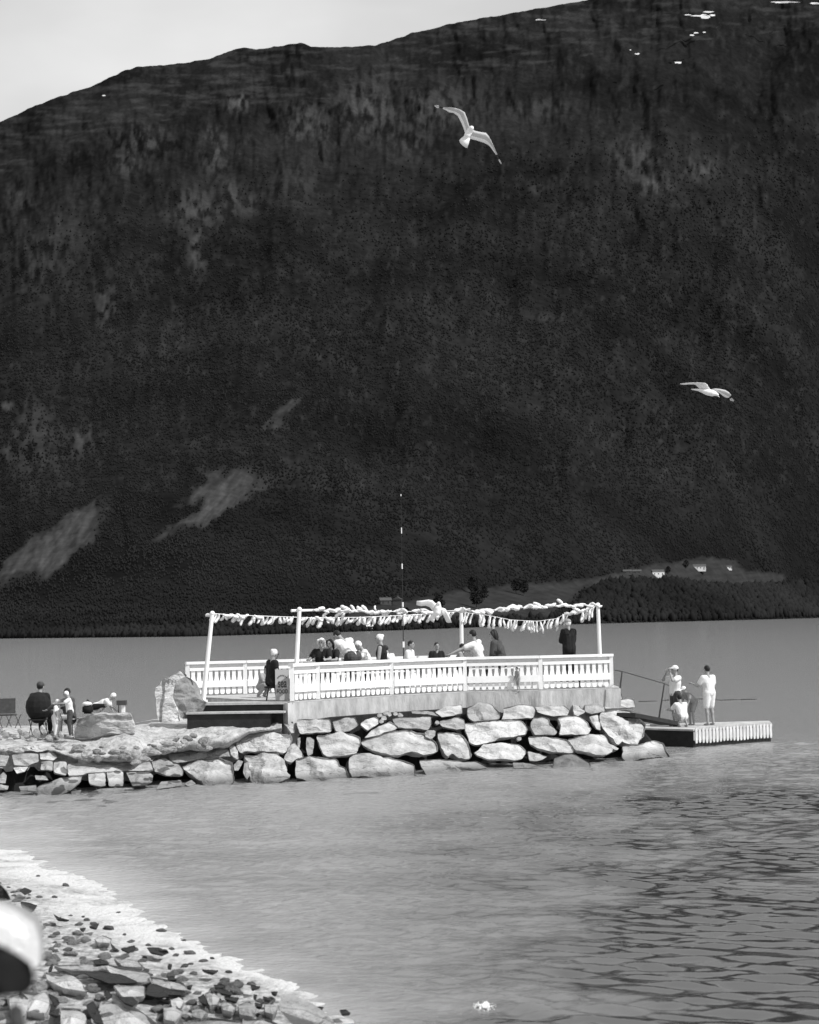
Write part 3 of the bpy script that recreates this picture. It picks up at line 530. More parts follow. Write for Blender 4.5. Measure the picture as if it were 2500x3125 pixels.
# ------------------------------------------------------------------ boulders
def rock(poly, dfn, nrm, m, T=None, name='boulder', rough=.035, backk=1.0, bulge=1.0):
    # resample and round the outline, place it at its own distance, give it a full rounded body
    p = [Vector((x, y, 0)) for x, y in poly]
    q = []
    for i in range(len(p)): a, b_ = p[i], p[(i+1) % len(p)]; q += [a.lerp(b_, .06), a.lerp(b_, .94)]
    p = q; L_ = [(p[(i+1) % len(p)]-p[i]).length for i in range(len(p))]; tot = sum(L_); N_ = 56; out = []; i = 0; acc = 0
    for k in range(N_):
        s_ = tot*k/N_
        while acc+L_[i] < s_: acc += L_[i]; i += 1
        out.append(p[i].lerp(p[(i+1) % len(p)], (s_-acc)/max(L_[i], 1e-6)))
    W3 = [dfn(x.x, x.y) for x in out]; c = sum(W3, Vector())/N_; n_ = Vector(nrm).normalized()
    mnr = min(max(x.x for x in W3)-min(x.x for x in W3), (max(x.z for x in W3)-min(x.z for x in W3))*1.2+.02)
    T = T or max(.12, min(.75, mnr*.7)); sd = random.random()*100
    rings = [(.45, -.95*backk), (.75, -.8*backk), (.95, -.5*backk), (1.03, -.22), (1.035, -.06), (1.03, .05), (1.01, .12*bulge), (.975, .17*bulge), (.92, .195*bulge), (.84, .21*bulge), (.72, .22*bulge), (.58, .21*bulge), (.45, .22*bulge), (.32, .23*bulge), (.2, .235*bulge), (.1, .24*bulge)]
    bm = bmesh.new(); R_ = []; ax = n_.orthogonal().normalized(); ay = n_.cross(ax)
    hl = max((x-c).length for x in W3)
    pls = []                                       # a few flat cleavage faces
    for k_ in range(6):
        a_ = k_*1.05+random.random(); pls.append((ax*math.cos(a_)+ay*math.sin(a_), random.uniform(.15, 1.0), random.uniform(.0, .16)*T*bulge))
    for (s_, o_) in rings:
        r_ = []
        for x in W3:
            q = c + (x-c)*s_; off = o_*T
            if o_ > 0:
                off *= 1.25
                for (dr_, sl_, h_) in pls: off = min(off, h_ + .12*T - sl_*max(0, (q-c).dot(dr_) - .12*mnr))
                off = max(off, -.18*T)
                off += T*.10*mn.noise(q*2.3+Vector((sd, 0, 0))) + T*.07*mn.noise(Vector((q.x*3, q.y*3, q.z*11))+Vector((sd, 5, 0)))
            q += n_*off
            q += Vector((mn.noise(q*6+Vector((0, sd, 0))), mn.noise(q*6+Vector((9, sd, 0))), mn.noise(q*6+Vector((0, sd, 9)))))*rough*1.2*min(1, mnr)
            r_.append(bm.verts.new(q-c))
        R_.append(r_)
    for i in range(len(R_)-1):
        for j in range(N_): bm.faces.new((R_[i][j], R_[i][(j+1) % N_], R_[i+1][(j+1) % N_], R_[i+1][j]))
    bm.faces.new(R_[0]); cc = bm.verts.new(sum((x.co for x in R_[-1]), Vector())/N_)
    for j in range(N_): bm.faces.new((R_[-1][j], R_[-1][(j+1) % N_], cc))
    o = obj(name, bm, m, smooth=False, loc=c)
    me = o.data; me.polygons.foreach_set('use_smooth', [random.random() < .0 for _ in me.polygons])
    return o, (max(x for x, _ in poly)-min(x for x, _ in poly), max(y for _, y in poly)-min(y for _, y in poly)), (sum(x for x, _ in poly)/len(poly), sum(y for _, y in poly)/len(poly))
f4_ = lambda *p: fr(900, 2120, 3.45, p); f5_ = lambda *p: fr(1350, 2100, 4.929, p); f6_ = lambda *p: fr(1650, 2080, 4.012, p)
f3_ = lambda *p: fr(450, 2150, 3.45, p); f2_ = lambda *p: fr(0, 2180, 3.45, p); fR_ = lambda *p: fr(1300, 2050, 2.156, p); fL_ = lambda *p: fr(0, 2000, 2.464, p)
WALL = [
 ('r', f4_((30,260),(370,250),(385,385),(60,405),(35,330))), ('g', f4_((400,280),(520,245),(640,240),(670,320),(590,370),(490,390),(435,380))),
 ('w', f4_((700,290),(850,230),(885,260),(880,300),(770,375),(700,320))), ('r', f4_((740,450),(810,370),(1000,280),(1090,340),(1050,365),(860,430))),
 ('g', f4_((1030,250),(1120,240),(1430,230),(1440,300),(1400,370),(1290,350),(1170,350),(1080,335))),
 ('r', f4_((240,430),(480,395),(640,420),(680,450),(690,520),(660,560),(655,610),(560,635),(350,635),(300,610),(265,520))),
 ('r', f4_((705,500),(850,440),(1050,385),(1200,375),(1350,410),(1420,450),(1500,530),(1490,600),(1360,630),(1220,590),(1100,635),(930,610),(860,590),(770,555))),
 ('g', f4_((1370,400),(1400,370),(1490,375),(1480,430),(1440,465),(1380,440))), ('g', f4_((125,450),(160,448),(205,475),(190,620),(140,640),(120,560))), ('g', f4_((30,455),(60,450),(55,560),(30,540))),
 ('r', f4_((20,670),(160,645),(300,660),(440,680),(470,740),(540,770),(580,870),(500,890),(330,905),(150,905),(20,865))),
 ('r', f4_((590,660),(640,620),(740,618),(900,650),(1110,680),(1250,730),(1265,865),(1100,875),(860,865),(700,845),(610,860),(580,790))),
 ('r', [(1283,2320),(1340,2317),(1376,2319),(1415,2325),(1455,2323),(1490,2341),(1463,2347),(1370,2357),(1305,2364),(1290,2340)]),
 ('r', [(1330,2172),(1355,2158),(1410,2150),(1412,2175),(1385,2182),(1350,2187)]), ('g', f4_((1230,165),(1450,175),(1530,225),(1400,205),(1240,195))),
 ('g', [(1343,2200),(1399,2187),(1418,2197),(1420,2222),(1395,2225),(1352,2217),(1344,2207)]),
 ('g', f5_((390,290),(560,215),(740,250),(870,370),(860,450),(720,480),(480,490),(410,450),(390,380))), ('r', f5_((925,300),(1200,240),(1370,270),(1400,330),(1375,440),(905,465),(935,400))),
 ('r', fR_((722,228),(900,215),(945,250),(930,285),(830,290),(740,265))),
 ('w', f5_((345,530),(600,510),(800,490),(1150,475),(1230,520),(1270,620),(1265,680),(1100,720),(850,750),(740,800),(500,845),(430,790),(370,640))),
 ('r', [(1338,2236),(1350,2236),(1407,2238),(1431,2266),(1439,2303),(1435,2313),(1403,2311),(1384,2297),(1370,2306),(1360,2300),(1345,2270)]),
 ('w', f5_((490,970),(560,930),(620,850),(940,815),(1150,850),(1240,910),(1260,970),(1190,1060),(1100,1080),(900,1060),(710,1070),(560,1010))),
 ('g', f5_((1340,520),(1380,450),(1520,430),(1600,450),(1640,540),(1730,660),(1700,690),(1400,695),(1350,610))), ('w', f6_((220,440),(330,420),(470,430),(570,490),(615,580),(590,635),(400,640),(240,640),(260,540))),
 ('r', fR_((680,425),(800,428),(930,445),(970,510),(965,530),(830,525),(740,500),(690,470))),
 ('r', f6_((340,710),(600,640),(780,650),(820,700),(830,750),(960,810),(930,835),(870,825),(870,855),(800,895),(640,880),(560,850),(450,840),(410,790))),
 ('r', f5_((1290,950),(1400,970),(1580,1025),(1500,1075),(1400,1095),(1320,1085))), ('d', f6_((180,930),(270,900),(400,880),(480,920),(600,990),(600,1055),(160,1060))),
 ('r', f6_((600,430),(705,405),(735,590),(690,580),(640,510))),
 ('w', f6_((735,400),(800,370),(1020,335),(1120,360),(1290,520),(1270,640),(1220,700),(1180,760),(1080,750),(1000,715),(960,760),(930,740),(830,620),(760,540))),
 ('r', f6_((1010,790),(1240,760),(1390,715),(1510,750),(1530,850),(1585,915),(1400,920),(1200,945),(1090,985),(1040,960),(1005,895),(1030,850))),
 ('g', f6_((760,130),(800,100),(970,85),(1010,205),(900,230),(830,230),(790,180))), ('r', f6_((790,290),(900,240),(1080,205),(1140,220),(1155,310),(1000,320),(800,330))),
 ('g', f6_((540,250),(700,190),(780,230),(780,370),(640,395),(560,370))), ('r', f6_((390,250),(450,260),(540,370),(510,390),(460,420),(415,400))),
 ('r', f5_((1070,1115),(1300,1130),(1440,1160),(1300,1200),(1080,1200))), ('r', f6_((620,1010),(760,985),(860,1000),(760,1040),(620,1040))),
 ('g', f3_((230,480),(450,430),(700,440),(860,480),(880,540),(720,550),(560,570),(400,600),(290,610),(240,560))),
 ('w', f3_((940,350),(960,250),(1200,235),(1330,300),(1510,320),(1520,370),(1500,430),(1440,500),(1350,490),(1040,480),(1000,500),(960,460))),
 ('w', f3_((860,420),(940,440),(965,570),(940,575),(880,520))), ('r', f3_((380,650),(560,580),(720,530),(800,580),(890,600),(920,800),(860,840),(720,875),(620,870),(560,800),(480,740),(420,700))),
 ('g', f3_((50,600),(170,565),(330,620),(380,680),(370,740),(200,740),(80,700))), ('r', f3_((1020,540),(1240,520),(1360,510),(1440,580),(1470,700),(1500,760),(1400,815),(1300,855),(1140,860),(1090,780),(1080,640))),
 ('r', f3_((1500,430),(1560,400),(1600,470),(1650,550),(1580,560),(1520,610),(1440,570))), ('g', f3_((910,640),(960,580),(1010,600),(960,690),(920,690))), ('g', f3_((1020,620),(1060,600),(1080,740),(1050,790),(1010,720))),
 ('w', f3_((90,890),(150,810),(350,795),(370,850),(240,870))), ('w', f3_((390,830),(470,790),(510,840),(430,860))), ('r', f3_((1260,200),(1380,190),(1420,270),(1350,290),(1280,260))), ('r', f3_((1430,190),(1530,180),(1550,290),(1520,300))),
 ('g', f2_((440,490),(560,490),(555,590),(430,580))), ('r', f2_((570,500),(700,500),(710,600),(690,640),(570,610))), ('g', f2_((400,760),(650,665),(860,640),(850,700),(740,800),(600,870),(400,860))),
 ('r', f2_((930,620),(1110,605),(1115,740),(1060,755),(950,730))), ('r', f2_((1125,605),(1300,595),(1300,750),(1150,750))), ('g', f2_((1330,605),(1560,600),(1610,640),(1600,710),(1530,740),(1400,750))),
 ('r', f2_((720,520),(1000,500),(1300,480),(1580,500),(1600,595),(1300,590),(930,612),(870,635),(730,640))), ('r', f2_((820,420),(1010,410),(1020,490),(840,490))),
 ('g', f2_((1160,400),(1400,395),(1560,430),(1640,440),(1600,490),(1300,475),(1160,490))),
 ('w', f2_((140,560),(300,545),(260,600),(180,620))), ('g', f2_((370,640),(480,645),(510,690),(380,685))), ('g', f2_((200,760),(380,740),(390,810),(220,800))), ('r', f2_((-40,730),(90,750),(80,790),(-40,790))),
 ('g', f2_((130,420),(400,410),(400,500),(300,540),(150,530))), ('g', f2_((-40,420),(100,430),(60,540),(-40,540))), ('r', f2_((420,410),(560,400),(600,450),(560,480),(430,470))),
 ('w', f2_((150,350),(240,345),(225,395),(160,390))), ('w', f2_((250,330),(320,325),(310,380),(260,380))), ('w', f2_((330,335),(410,330),(400,375),(345,370))), ('r', f2_((665,345),(745,345),(735,395),(675,395))), ('r', f2_((905,355),(985,355),(965,395),(915,395))),
 ('g', f2_((750,360),(830,350),(880,400),(800,415),(680,440),(620,430))), ('w', f2_((1050,780),(1400,770),(1400,810),(900,870),(750,880))), ('d', f2_((750,800),(860,790),(840,860),(760,870))), ('g', f2_((0,640),(40,600),(70,640),(60,720),(0,720))),
]
NW = (.25, -.86, .45); items = []
for k, pl in WALL:
    o, sz, ct = rock(pl, lambda a_, b_: wp(a_, b_), NW, M[dict(r='rock', w='rockw', g='rock2', d='rockd')[k]]); items.append((o, sz, ct, k))
def course(u_, v_):
    t_ = (lerp(u_, *WV)-v_)/(lerp(u_, *WV)-lerp(u_, *TV)); sec = 'left jetty arm' if u_ < 600 else 'platform wall'
    return (0 if t_ < .3 else 1 if t_ < .68 else 2), sec
byc = {}
for it_ in items: byc.setdefault(course(*it_[2]), []).append(it_)
ORD = lambda n: str(n) + {1: 'st', 2: 'nd', 3: 'rd'}.get(n if n < 20 else n % 10, 'th')
for (c_, sec), l_ in byc.items():
    l_.sort(key=lambda x: x[2][0])
    for i, (o, sz, ct, k) in enumerate(l_):
        asp = sz[0]/max(sz[1], 1); ar = sz[0]*sz[1]
        size = 'huge' if ar > 6500 else 'large' if ar > 3500 else 'medium' if ar > 1200 else 'small'
        shp = 'long flat' if asp > 2.6 else 'upright' if asp < .8 else 'blocky'
        colr = dict(r='pale', w='whitish', g='grey', d='dark')[k]
        S(o, f"{size} {shp} {colr} boulder, {ORD(i+1)} from left in {('lowest', 'middle', 'top')[c_]} row of {sec}", 'boulder', 'boulders of the jetty wall')
# small dark rubble bits wedged high in the wall
for j, (a_, b_) in enumerate(((1160, 2182), (1172, 2192), (1190, 2180), (1208, 2178), (1222, 2182), (1165, 2200), (1180, 2176), (1335, 2205), (1585, 2255))):
    r_ = 7+3*random.random(); pl = [(a_+r_*math.cos(t_)*random.uniform(.8, 1.2), b_+r_*.8*math.sin(t_)*random.uniform(.8, 1.2)) for t_ in np.linspace(0, 5.4, 7)]
    o, sz, ct = rock(pl, lambda x, y: wp(x, y), NW, M['rock2'], T=.15); S(o, 'small grey wedge stone packed between the larger boulders under the concrete', 'stone', 'wedge stones in the wall')
# stones standing on the path
gz = 1.24
def onground(db, vb, z): # depth function for upright things: constant depth at its foot
    d_ = G(db, vb, z).y; return lambda a_, b_: P(a_, b_, d_)
o, _, _ = rock(fL_((1175,255),(1230,190),(1350,118),(1400,150),(1340,250),(1300,320),(1330,400),(1350,485),(1270,495),(1190,485),(1178,380)), lambda a_, b_: P(a_, b_, 44.6+(a_-480)*.012), (-.15, -.8, .35), M['rockw'], T=.7); S(o, 'tall slanting whitish boulder behind and left of the upright stone by the stairs', 'boulder')
o, _, _ = rock(fL_((1325,200),(1390,160),(1440,185),(1455,260),(1500,330),(1540,350),(1490,410),(1425,440),(1400,468),(1350,462),(1312,330)), lambda a_, b_: P(a_, b_, 43.3+(a_-560)*.004), (-.35, -.8, .25), M['rock3'], T=.6); S(o, 'upright grey stone standing at the left end of the stairs', 'boulder')  # mid grey, darker than the whitish boulder behind it
o, _, _ = rock(fL_((600,470),(700,445),(980,450),(1010,520),(1000,590),(800,604),(600,618),(560,610),(560,540)), lambda a_, b_: P(a_, b_, 42.3), (.05, -.9, .4), M['rock'], T=.9); S(o, 'long low pale boulder used as a bench on the path, left of the stairs', 'boulder')
for j, (a_, b_, w_, h_) in enumerate(((14, 2240, 24, 16), (48, 2246, 30, 14), (80, 2242, 22, 18), (112, 2236, 20, 24), (130, 2224, 16, 22), (30, 2262, 34, 12), (98, 2258, 30, 12), (150, 2250, 22, 14), (-15, 2250, 24, 18), (186, 2240, 16, 18), (62, 2268, 22, 9), (5, 2228, 18, 10), (60, 2230, 16, 10))):
    pl = [(a_+w_/2*math.cos(t_)*random.uniform(.85, 1.15), b_+h_/2*math.sin(t_)*random.uniform(.85, 1.15)) for t_ in np.linspace(0, 5.5, 8)]
    o, _, _ = rock(pl, lambda x, y: P(x, y, G(x, 2252, gz-.02).y), (0, -.8, .5), M['rockw'], T=.2, name='stone'); S(o, 'small whitish stone lying on the path by the seated man in black', 'stone', 'small stones at the left of the path')

# near shore stones
k1 = lambda *p: fr(0, 2700, 2.875, p); k2 = lambda *p: fr(500, 2800, 2.875, p)
UPN = (.1, -.45, .9)
def bstone(pl, m, label, T=.25, n_=UPN, name='boulder', cat='boulder', group=None, bul=1.6):
    o, _, _ = rock(pl, lambda a_, b_: BG(a_, b_, .1), n_, m, T=T, name=name, bulge=bul); return S(o, label, cat, group)
NEAR = [
 ('r', k1((470,700),(900,690),(1300,760),(1330,830),(1210,850),(1060,790),(850,755),(600,740)), 'broad flat pale slab above the longest dark cleft on the near shore', .22),
 ('r', k1((890,1010),(1000,1000),(1200,1070),(1400,1222),(1380,1300),(930,1300),(870,1090)), 'large smooth pale boulder at the bottom edge of the near shore', .5),
 ('r', k1((1000,880),(1270,880),(1270,970),(1080,975)), 'flat pale stone between the two dark clefts', .2), ('w', k1((1490,990),(1540,955),(1610,990),(1600,1070),(1520,1080)), 'round whitish stone right of the second dark cleft', .25),
 ('r', k1((1310,800),(1600,850),(1650,920),(1480,905),(1330,860)), 'long pale slab over the second dark cleft', .2), ('r', k1((200,930),(400,950),(440,1050),(400,1110),(230,1100)), 'pale boulder right of the dark blurred rock', .35),
 ('r', k1((530,1070),(700,1080),(760,1180),(720,1260),(540,1260)), 'pale stone left of the dark upright cleft at the bottom', .35), ('r', k2((360,660),(420,630),(490,690),(480,750),(400,760)), 'rounded pale stone near the middle of the near shore', .25),
 ('w', k2((500,750),(560,720),(640,770),(600,820),(520,800)), 'whitish stone right of the rounded pale one', .2), ('r', k2((650,760),(750,730),(810,800),(780,860),(670,840)), 'pale stone left of the dark pointed rock, nearer the left', .22),
 ('r', k2((880,760),(950,740),(1000,790),(960,840),(890,820)), 'pale stone touching the dark pointed rock', .22), ('g', k2((250,800),(330,790),(390,830),(330,880),(250,860)), 'grey stone just above the low grey dome', .2),
 ('g', k2((120,930),(250,890),(400,870),(600,890),(700,940),(700,1010),(100,1010)), 'low grey dome of rock at the bottom edge', .35), ('r', k2((700,880),(900,880),(1020,934),(1000,990),(680,990)), 'pale flat rock at the bottom edge beside the grey dome', .3),
 ('r', k2((0,760),(100,750),(160,830),(100,900),(0,880)), 'pale boulder at the foot of the large smooth one', .3),
 ('r', k1((60,960),(180,930),(250,990),(230,1120),(120,1180)), 'blurred pale stone under the dark foreground rock', .4),
 ('w', k1((830,470),(900,440),(980,470),(960,505),(860,500)), 'whitish stone among the weedy line', .16),
 ('r', k1((400,760),(560,790),(720,860),(760,930),(560,900),(420,830)), 'long pale slab left of the longest dark cleft', .22),
 ('r', k1((1000,640),(1200,660),(1260,720),(1080,710)), 'flat pale stone above the broad slab', .16),
]
for k, pl, lb_, T_ in NEAR: bstone(pl, M[dict(r='rock', w='rockw', g='rock2')[k]], lb_, T_*.8)
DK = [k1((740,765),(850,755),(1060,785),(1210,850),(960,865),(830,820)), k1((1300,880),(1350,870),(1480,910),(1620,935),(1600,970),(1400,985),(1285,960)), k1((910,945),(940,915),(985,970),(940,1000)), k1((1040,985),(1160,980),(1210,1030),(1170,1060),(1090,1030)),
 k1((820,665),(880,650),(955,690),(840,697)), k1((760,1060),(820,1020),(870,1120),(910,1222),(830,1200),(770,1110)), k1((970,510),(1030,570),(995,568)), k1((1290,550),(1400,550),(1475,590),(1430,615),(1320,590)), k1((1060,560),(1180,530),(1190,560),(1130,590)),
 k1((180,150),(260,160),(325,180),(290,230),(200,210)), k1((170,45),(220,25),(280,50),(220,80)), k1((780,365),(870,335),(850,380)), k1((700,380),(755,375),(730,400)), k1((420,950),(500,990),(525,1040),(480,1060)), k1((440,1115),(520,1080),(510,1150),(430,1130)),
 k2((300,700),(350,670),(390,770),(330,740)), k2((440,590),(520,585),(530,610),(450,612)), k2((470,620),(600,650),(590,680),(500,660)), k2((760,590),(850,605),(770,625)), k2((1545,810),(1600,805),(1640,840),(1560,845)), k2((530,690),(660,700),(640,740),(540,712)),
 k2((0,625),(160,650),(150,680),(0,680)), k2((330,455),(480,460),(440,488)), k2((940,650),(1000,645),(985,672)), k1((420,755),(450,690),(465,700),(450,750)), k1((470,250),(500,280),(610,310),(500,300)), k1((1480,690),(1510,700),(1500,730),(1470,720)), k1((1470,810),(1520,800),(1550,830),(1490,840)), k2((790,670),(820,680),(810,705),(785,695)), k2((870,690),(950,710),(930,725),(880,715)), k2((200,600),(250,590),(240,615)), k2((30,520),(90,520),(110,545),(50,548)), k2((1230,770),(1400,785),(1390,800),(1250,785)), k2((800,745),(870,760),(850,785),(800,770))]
for i, pl in enumerate(DK):  # black stones paint the shade of slab sides and gaps, plus the weedy line
    o, _, _ = rock(pl, lambda a_, b_: BG(a_, b_, .11), UPN, M['shade_weed'], T=.05, name='shade_stone', rough=.09, bulge=1.0)
    S(o, 'low black stone painted in for shade and weedy patches among the pale shore rocks', 'shade stone', 'black stones painting shade on the near shore')
o, _, _ = rock(k2((1020,820),(1030,780),(1080,700),(1110,680),(1150,690),(1280,820),(1290,910),(1150,950)), lambda a_, b_: BG(a_, min(b_+40, 3105)) + Vector((0, 0, (3105-b_)*.0028*1.0)) if False else P(a_, b_, 14.6+(a_-870)*.004), (-.7, -.3, .35), M['rock2'], T=.35, rough=.02); S(o, 'pointed dark rock with a pale right side at the bottom edge near the water', 'boulder')
# pebbles, copies of five
protos = []
for i in range(5):
    bm = bmesh.new(); bmesh.ops.create_icosphere(bm, subdivisions=3, radius=1); sd = i*7.3
    for v_ in bm.verts: v_.co *= 1+.35*mn.noise(v_.co*1.1+Vector((sd, 0, 0)))+.1*mn.noise(v_.co*3+Vector((sd, 0, 0)))
    for v_ in bm.verts: v_.co.z *= .55
    me = bpy.data.meshes.new('pebble'); bm.to_mesh(me); bm.free(); me.materials.append(M[('rock', 'rockw', 'rock2', 'rock', 'rockd')[i]]); protos.append(me)
cnt = 0
for k in range(4000):
    u_ = random.uniform(-40, 1150); v_ = random.uniform(2650, 3125)
    p = BG(u_, v_); dd_ = float(SG*wdist(np.array([p.x]), np.array([p.y]))[0])
    dens = lerp(dd_, [-.4, .3, .9, 1.5], [.02, .06, .35, .6])
    if dd_ < -.4 or random.random() > dens: continue
    dk = random.random(); me = protos[4 if (dk < .08) else random.randrange(4)]
    o = bpy.data.objects.new('pebble', me); COL.objects.link(o); s_ = random.choice((.03, .04, .05, .06, .08))*lerp(v_, [2700, 2850, 3125], [.7, .9, 1.1]); o.location = (p.x, p.y, p.z+.2*s_); o.scale = (s_*random.uniform(.8, 1.5), s_, s_); o.rotation_euler = (random.uniform(-.3, .3), random.uniform(-.3, .3), random.random()*6)
    S(o, 'small loose pebble lying between the larger rocks of the near shore', 'pebble', 'pebbles scattered on the near shore'); cnt += 1
    if cnt >= 290: break
for k in range(70):
    u_ = random.uniform(-30, 640); ve = lerp(u_, *zip(*PE)); v_ = ve - random.random()*min(48, ve-2238); z = lerp(v_, [2238, 2285], [1.26, .98]); q = G(u_, v_, z)
    o = bpy.data.objects.new('rubble_stone', protos[random.randrange(4)]); COL.objects.link(o); s_ = random.choice((.05, .06, .08, .1, .13)); o.location = (q.x, q.y, q.z+.1*s_); o.scale = (s_*random.uniform(1, 1.8), s_, s_*random.uniform(.8, 1.3)); o.rotation_euler = (random.uniform(-.4, .4), random.uniform(-.4, .4), random.random()*6)
    S(o, 'small loose stone lying on the sloping top of the left jetty arm', 'stone', 'rubble on the left jetty arm')
# near blurred foreground shapes
o, _, _ = rock([(-60, 2860), (0, 2888), (55, 2916), (92, 2944), (100, 2985), (94, 3018), (70, 3035), (0, 3040), (-60, 3045)], lambda a_, b_: P(a_, b_, 3.2), (0, -1, .1), M['black'], T=.04, rough=.001, name='dark_rock'); S(o, 'black out of focus rounded rock at the left edge, close to the camera', 'rock')
o, _, _ = rock([(22, 3075), (50, 3062), (70, 3080), (78, 3150), (30, 3170)], lambda a_, b_: P(a_, b_, 3.3), (0, -1, .1), M['dgreyc'], T=.03, rough=.01, name='dark_rock'); S(o, 'small dark blurred rock below the black one at the bottom left corner', 'rock')
o, _, _ = rock([(-80, 2745), (20, 2752), (70, 2770), (118, 2800), (130, 2860), (128, 2925), (110, 2950), (-80, 2950)], lambda a_, b_: P(a_, b_, 5.0), (.1, -1, .3), M['white'], T=.06, rough=.003, name='white_boulder'); S(o, 'big smooth white boulder, blurred, at the left edge behind the black rock', 'boulder')
o, _, _ = rock([(-60, 2690), (0, 2700), (18, 2720), (30, 2745), (-60, 2752)], lambda a_, b_: P(a_, b_, 12.5), (0, -1, .3), M['shade_weed'], T=.12, rough=.01, name='dark_rock'); S(o, 'dark rock at the left edge above the big white boulder', 'rock')
# small white spot on the water at lower centre
p = G(1478, 3072, .01); bm = bmesh.new(); random.seed(11)
for i in range(170):
    a_ = random.random()*6.28; r_ = random.random()**.8; ball(bm, (math.cos(a_)*r_*.13, math.sin(a_)*r_*.26, .015*(1-r_)), random.uniform(.005, .022)*(1.15-r_), seg=6)
S(obj('white_patch', bm, M['white_patch'], smooth=True, loc=p), 'small white patch floating on the water at the bottom', 'white_patch')

# ------------------------------------------------------------------ floating dock
DKZ = .55
C0 = G(2115, 2226, DKZ); RR = G(2352, 2209, DKZ); LL = G(1945, 2221, DKZ); bk = Vector((.3, 1.6, 0))
e = empty('floating_dock', C0.copy()-Vector((0, 0, DKZ))); S(e, 'floating dock, black on its left side and clad in white slats on its right', 'dock')
oc = e.location.copy()
bm = bmesh.new(); prism(bm, [((p-oc).x, (p-oc).y) for p in (LL, C0, RR, RR+bk, LL+bk)], -.4, DKZ-.05); obj('hull', bm, M['dark'], e)
bm = bmesh.new(); prism(bm, [((p-oc).x, (p-oc).y) for p in (LL+Vector((0, -.04, 0)), C0+Vector((0, -.05, 0)), RR+Vector((0.05, -.04, 0)), RR+bk, LL+bk)], DKZ-.055, DKZ); obj('deck', bm, M['conc'], e)
dv = (RR-C0); Ld = dv.length; dv.normalize(); nb = Vector((dv.y, -dv.x, 0)); nb = nb if nb.y < 0 else -nb; bs = Matrix((dv, -nb, Vector((0, 0, 1)))).transposed().to_4x4()
bm = bmesh.new(); n_ = 23
for k in range(n_):
    c = (C0-oc) + dv*((k+.5)*Ld/n_) + nb*.06; z0 = .1+.03*random.random(); z1 = DKZ+.03+.02*random.random(); w_ = Ld/n_*.62
    pts = [(-w_/2, z0+.05), (-w_*.25, z0), (w_*.25, z0), (w_/2, z0+.05), (w_/2, z1-.06), (0, z1), (-w_/2, z1-.06)]; T_ = Matrix.Translation((c.x, c.y, 0)) @ bs
    A_ = [bm.verts.new(T_ @ Vector((x, -.02, z))) for x, z in pts]; B_ = [bm.verts.new(T_ @ Vector((x, .02, z))) for x, z in pts]; bm.faces.new(A_); bm.faces.new(B_[::-1])
    for i in range(7): bm.faces.new((A_[i], A_[(i+1) % 7], B_[(i+1) % 7], B_[i]))
obj('slat_cladding', bm, M['slat'], e)
bm = bmesh.new(); c = (C0-oc)+dv*Ld/2+nb*.03; box(bm, (c.x, c.y, .34), (Ld, .03, .26), basis=bs); obj('backing_rail', bm, M['whitec'], e)
a = G(1985, 2210, DKZ+.08)-oc; b_ = G(2055, 2207, DKZ+.12)-oc; bm = bmesh.new(); cone(bm, a, b_, .06, .06, 8); obj('fender', bm, M['greyc'], e)
# gangway with handrail
g0 = P(1930, 2182, 48.0); g1 = P(2060, 2207, 50.6)
e = empty('gangway', g0); S(e, 'dark sloping gangway with a thin handrail from the platform to the dock', 'gangway')
bm = bmesh.new(); dd_ = g1-g0; L_ = dd_.length; dn = dd_.normalized(); sd_ = dn.cross(Vector((0, 0, 1))).normalized(); bs2 = Matrix((dn, -sd_, sd_.cross(dn))).transposed().to_4x4()
box(bm, dd_/2+sd_*-.2, (L_, .6, .12), basis=bs2); obj('ramp', bm, M['dark'], e)
pts_ = [P(1877, 2045, 48.6), P(1899, 2049, 48.6), P(2028, 2086, 50.2), P(2042, 2092, 50.4)]
bm = bmesh.new(); chain(bm, [p-g0 for p in pts_], [.014]*4, 6); obj('handrail', bm, M['metal'], e)
for (a_, b_) in ((P(1899, 2049, 48.4), P(1893, 2100, 48.4)), (P(2028, 2086, 50.2), P(2011, 2197, 50.2))):
    bm = bmesh.new(); cone(bm, b_-g0, a_-g0, .03, .02, 8); obj('rail_post', bm, M['metal'], e)
bm = bmesh.new(); p0 = G(1960, 2141, 0); pr = None
for k in range(46):
    u_ = 1950+k*8; v_ = 2137+4*math.sin(u_*.02)-(6 if u_ > 2200 else 0)*min(1, (u_-2200)/60 if u_ > 2200 else 0); q = G(u_, v_, .01)-p0
    if pr is not None and not (2010 < u_ < 2030): cone(bm, pr, q, .018+.03*abs(math.sin(u_*.05)), .018, 6)
    pr = q
S(obj('floating_rope', bm, M['metal'], loc=p0), 'thin dark floating rope on the fjord behind the people on the dock', 'rope')

# ------------------------------------------------------------------ sign
sp = G(862, 2139, DZ); sc_ = sp.y/5000; e = empty('sign_board', sp, R(8)); S(e, 'grey upright board reading sea food at the corner of the front fence', 'sign')
bm = bmesh.new(); wS = 42*sc_; hS = 92*sc_; box(bm, (0, 0, hS/2+.02), (wS, .03, hS)); obj('board', bm, M['sign'], e)
def text(s_, size, x, z, yy=-.022, sx=1., sz=1., rot=0):
    cu = bpy.data.curves.new('lettering', 'FONT'); cu.body = s_; cu.size = size; cu.align_x = 'CENTER'; cu.extrude = .003; cu.offset = size*.012
    o = bpy.data.objects.new('lettering', cu); COL.objects.link(o); bpy.context.view_layer.update()
    me = bpy.data.meshes.new_from_object(o.evaluated_get(bpy.context.evaluated_depsgraph_get())); bpy.data.objects.remove(o)
    o = link('lettering', me, M['ink'], e); o.rotation_euler = (R(90), -rot, 0); o.location = (x, yy, z); o.scale = (sx, sz, 1); return o
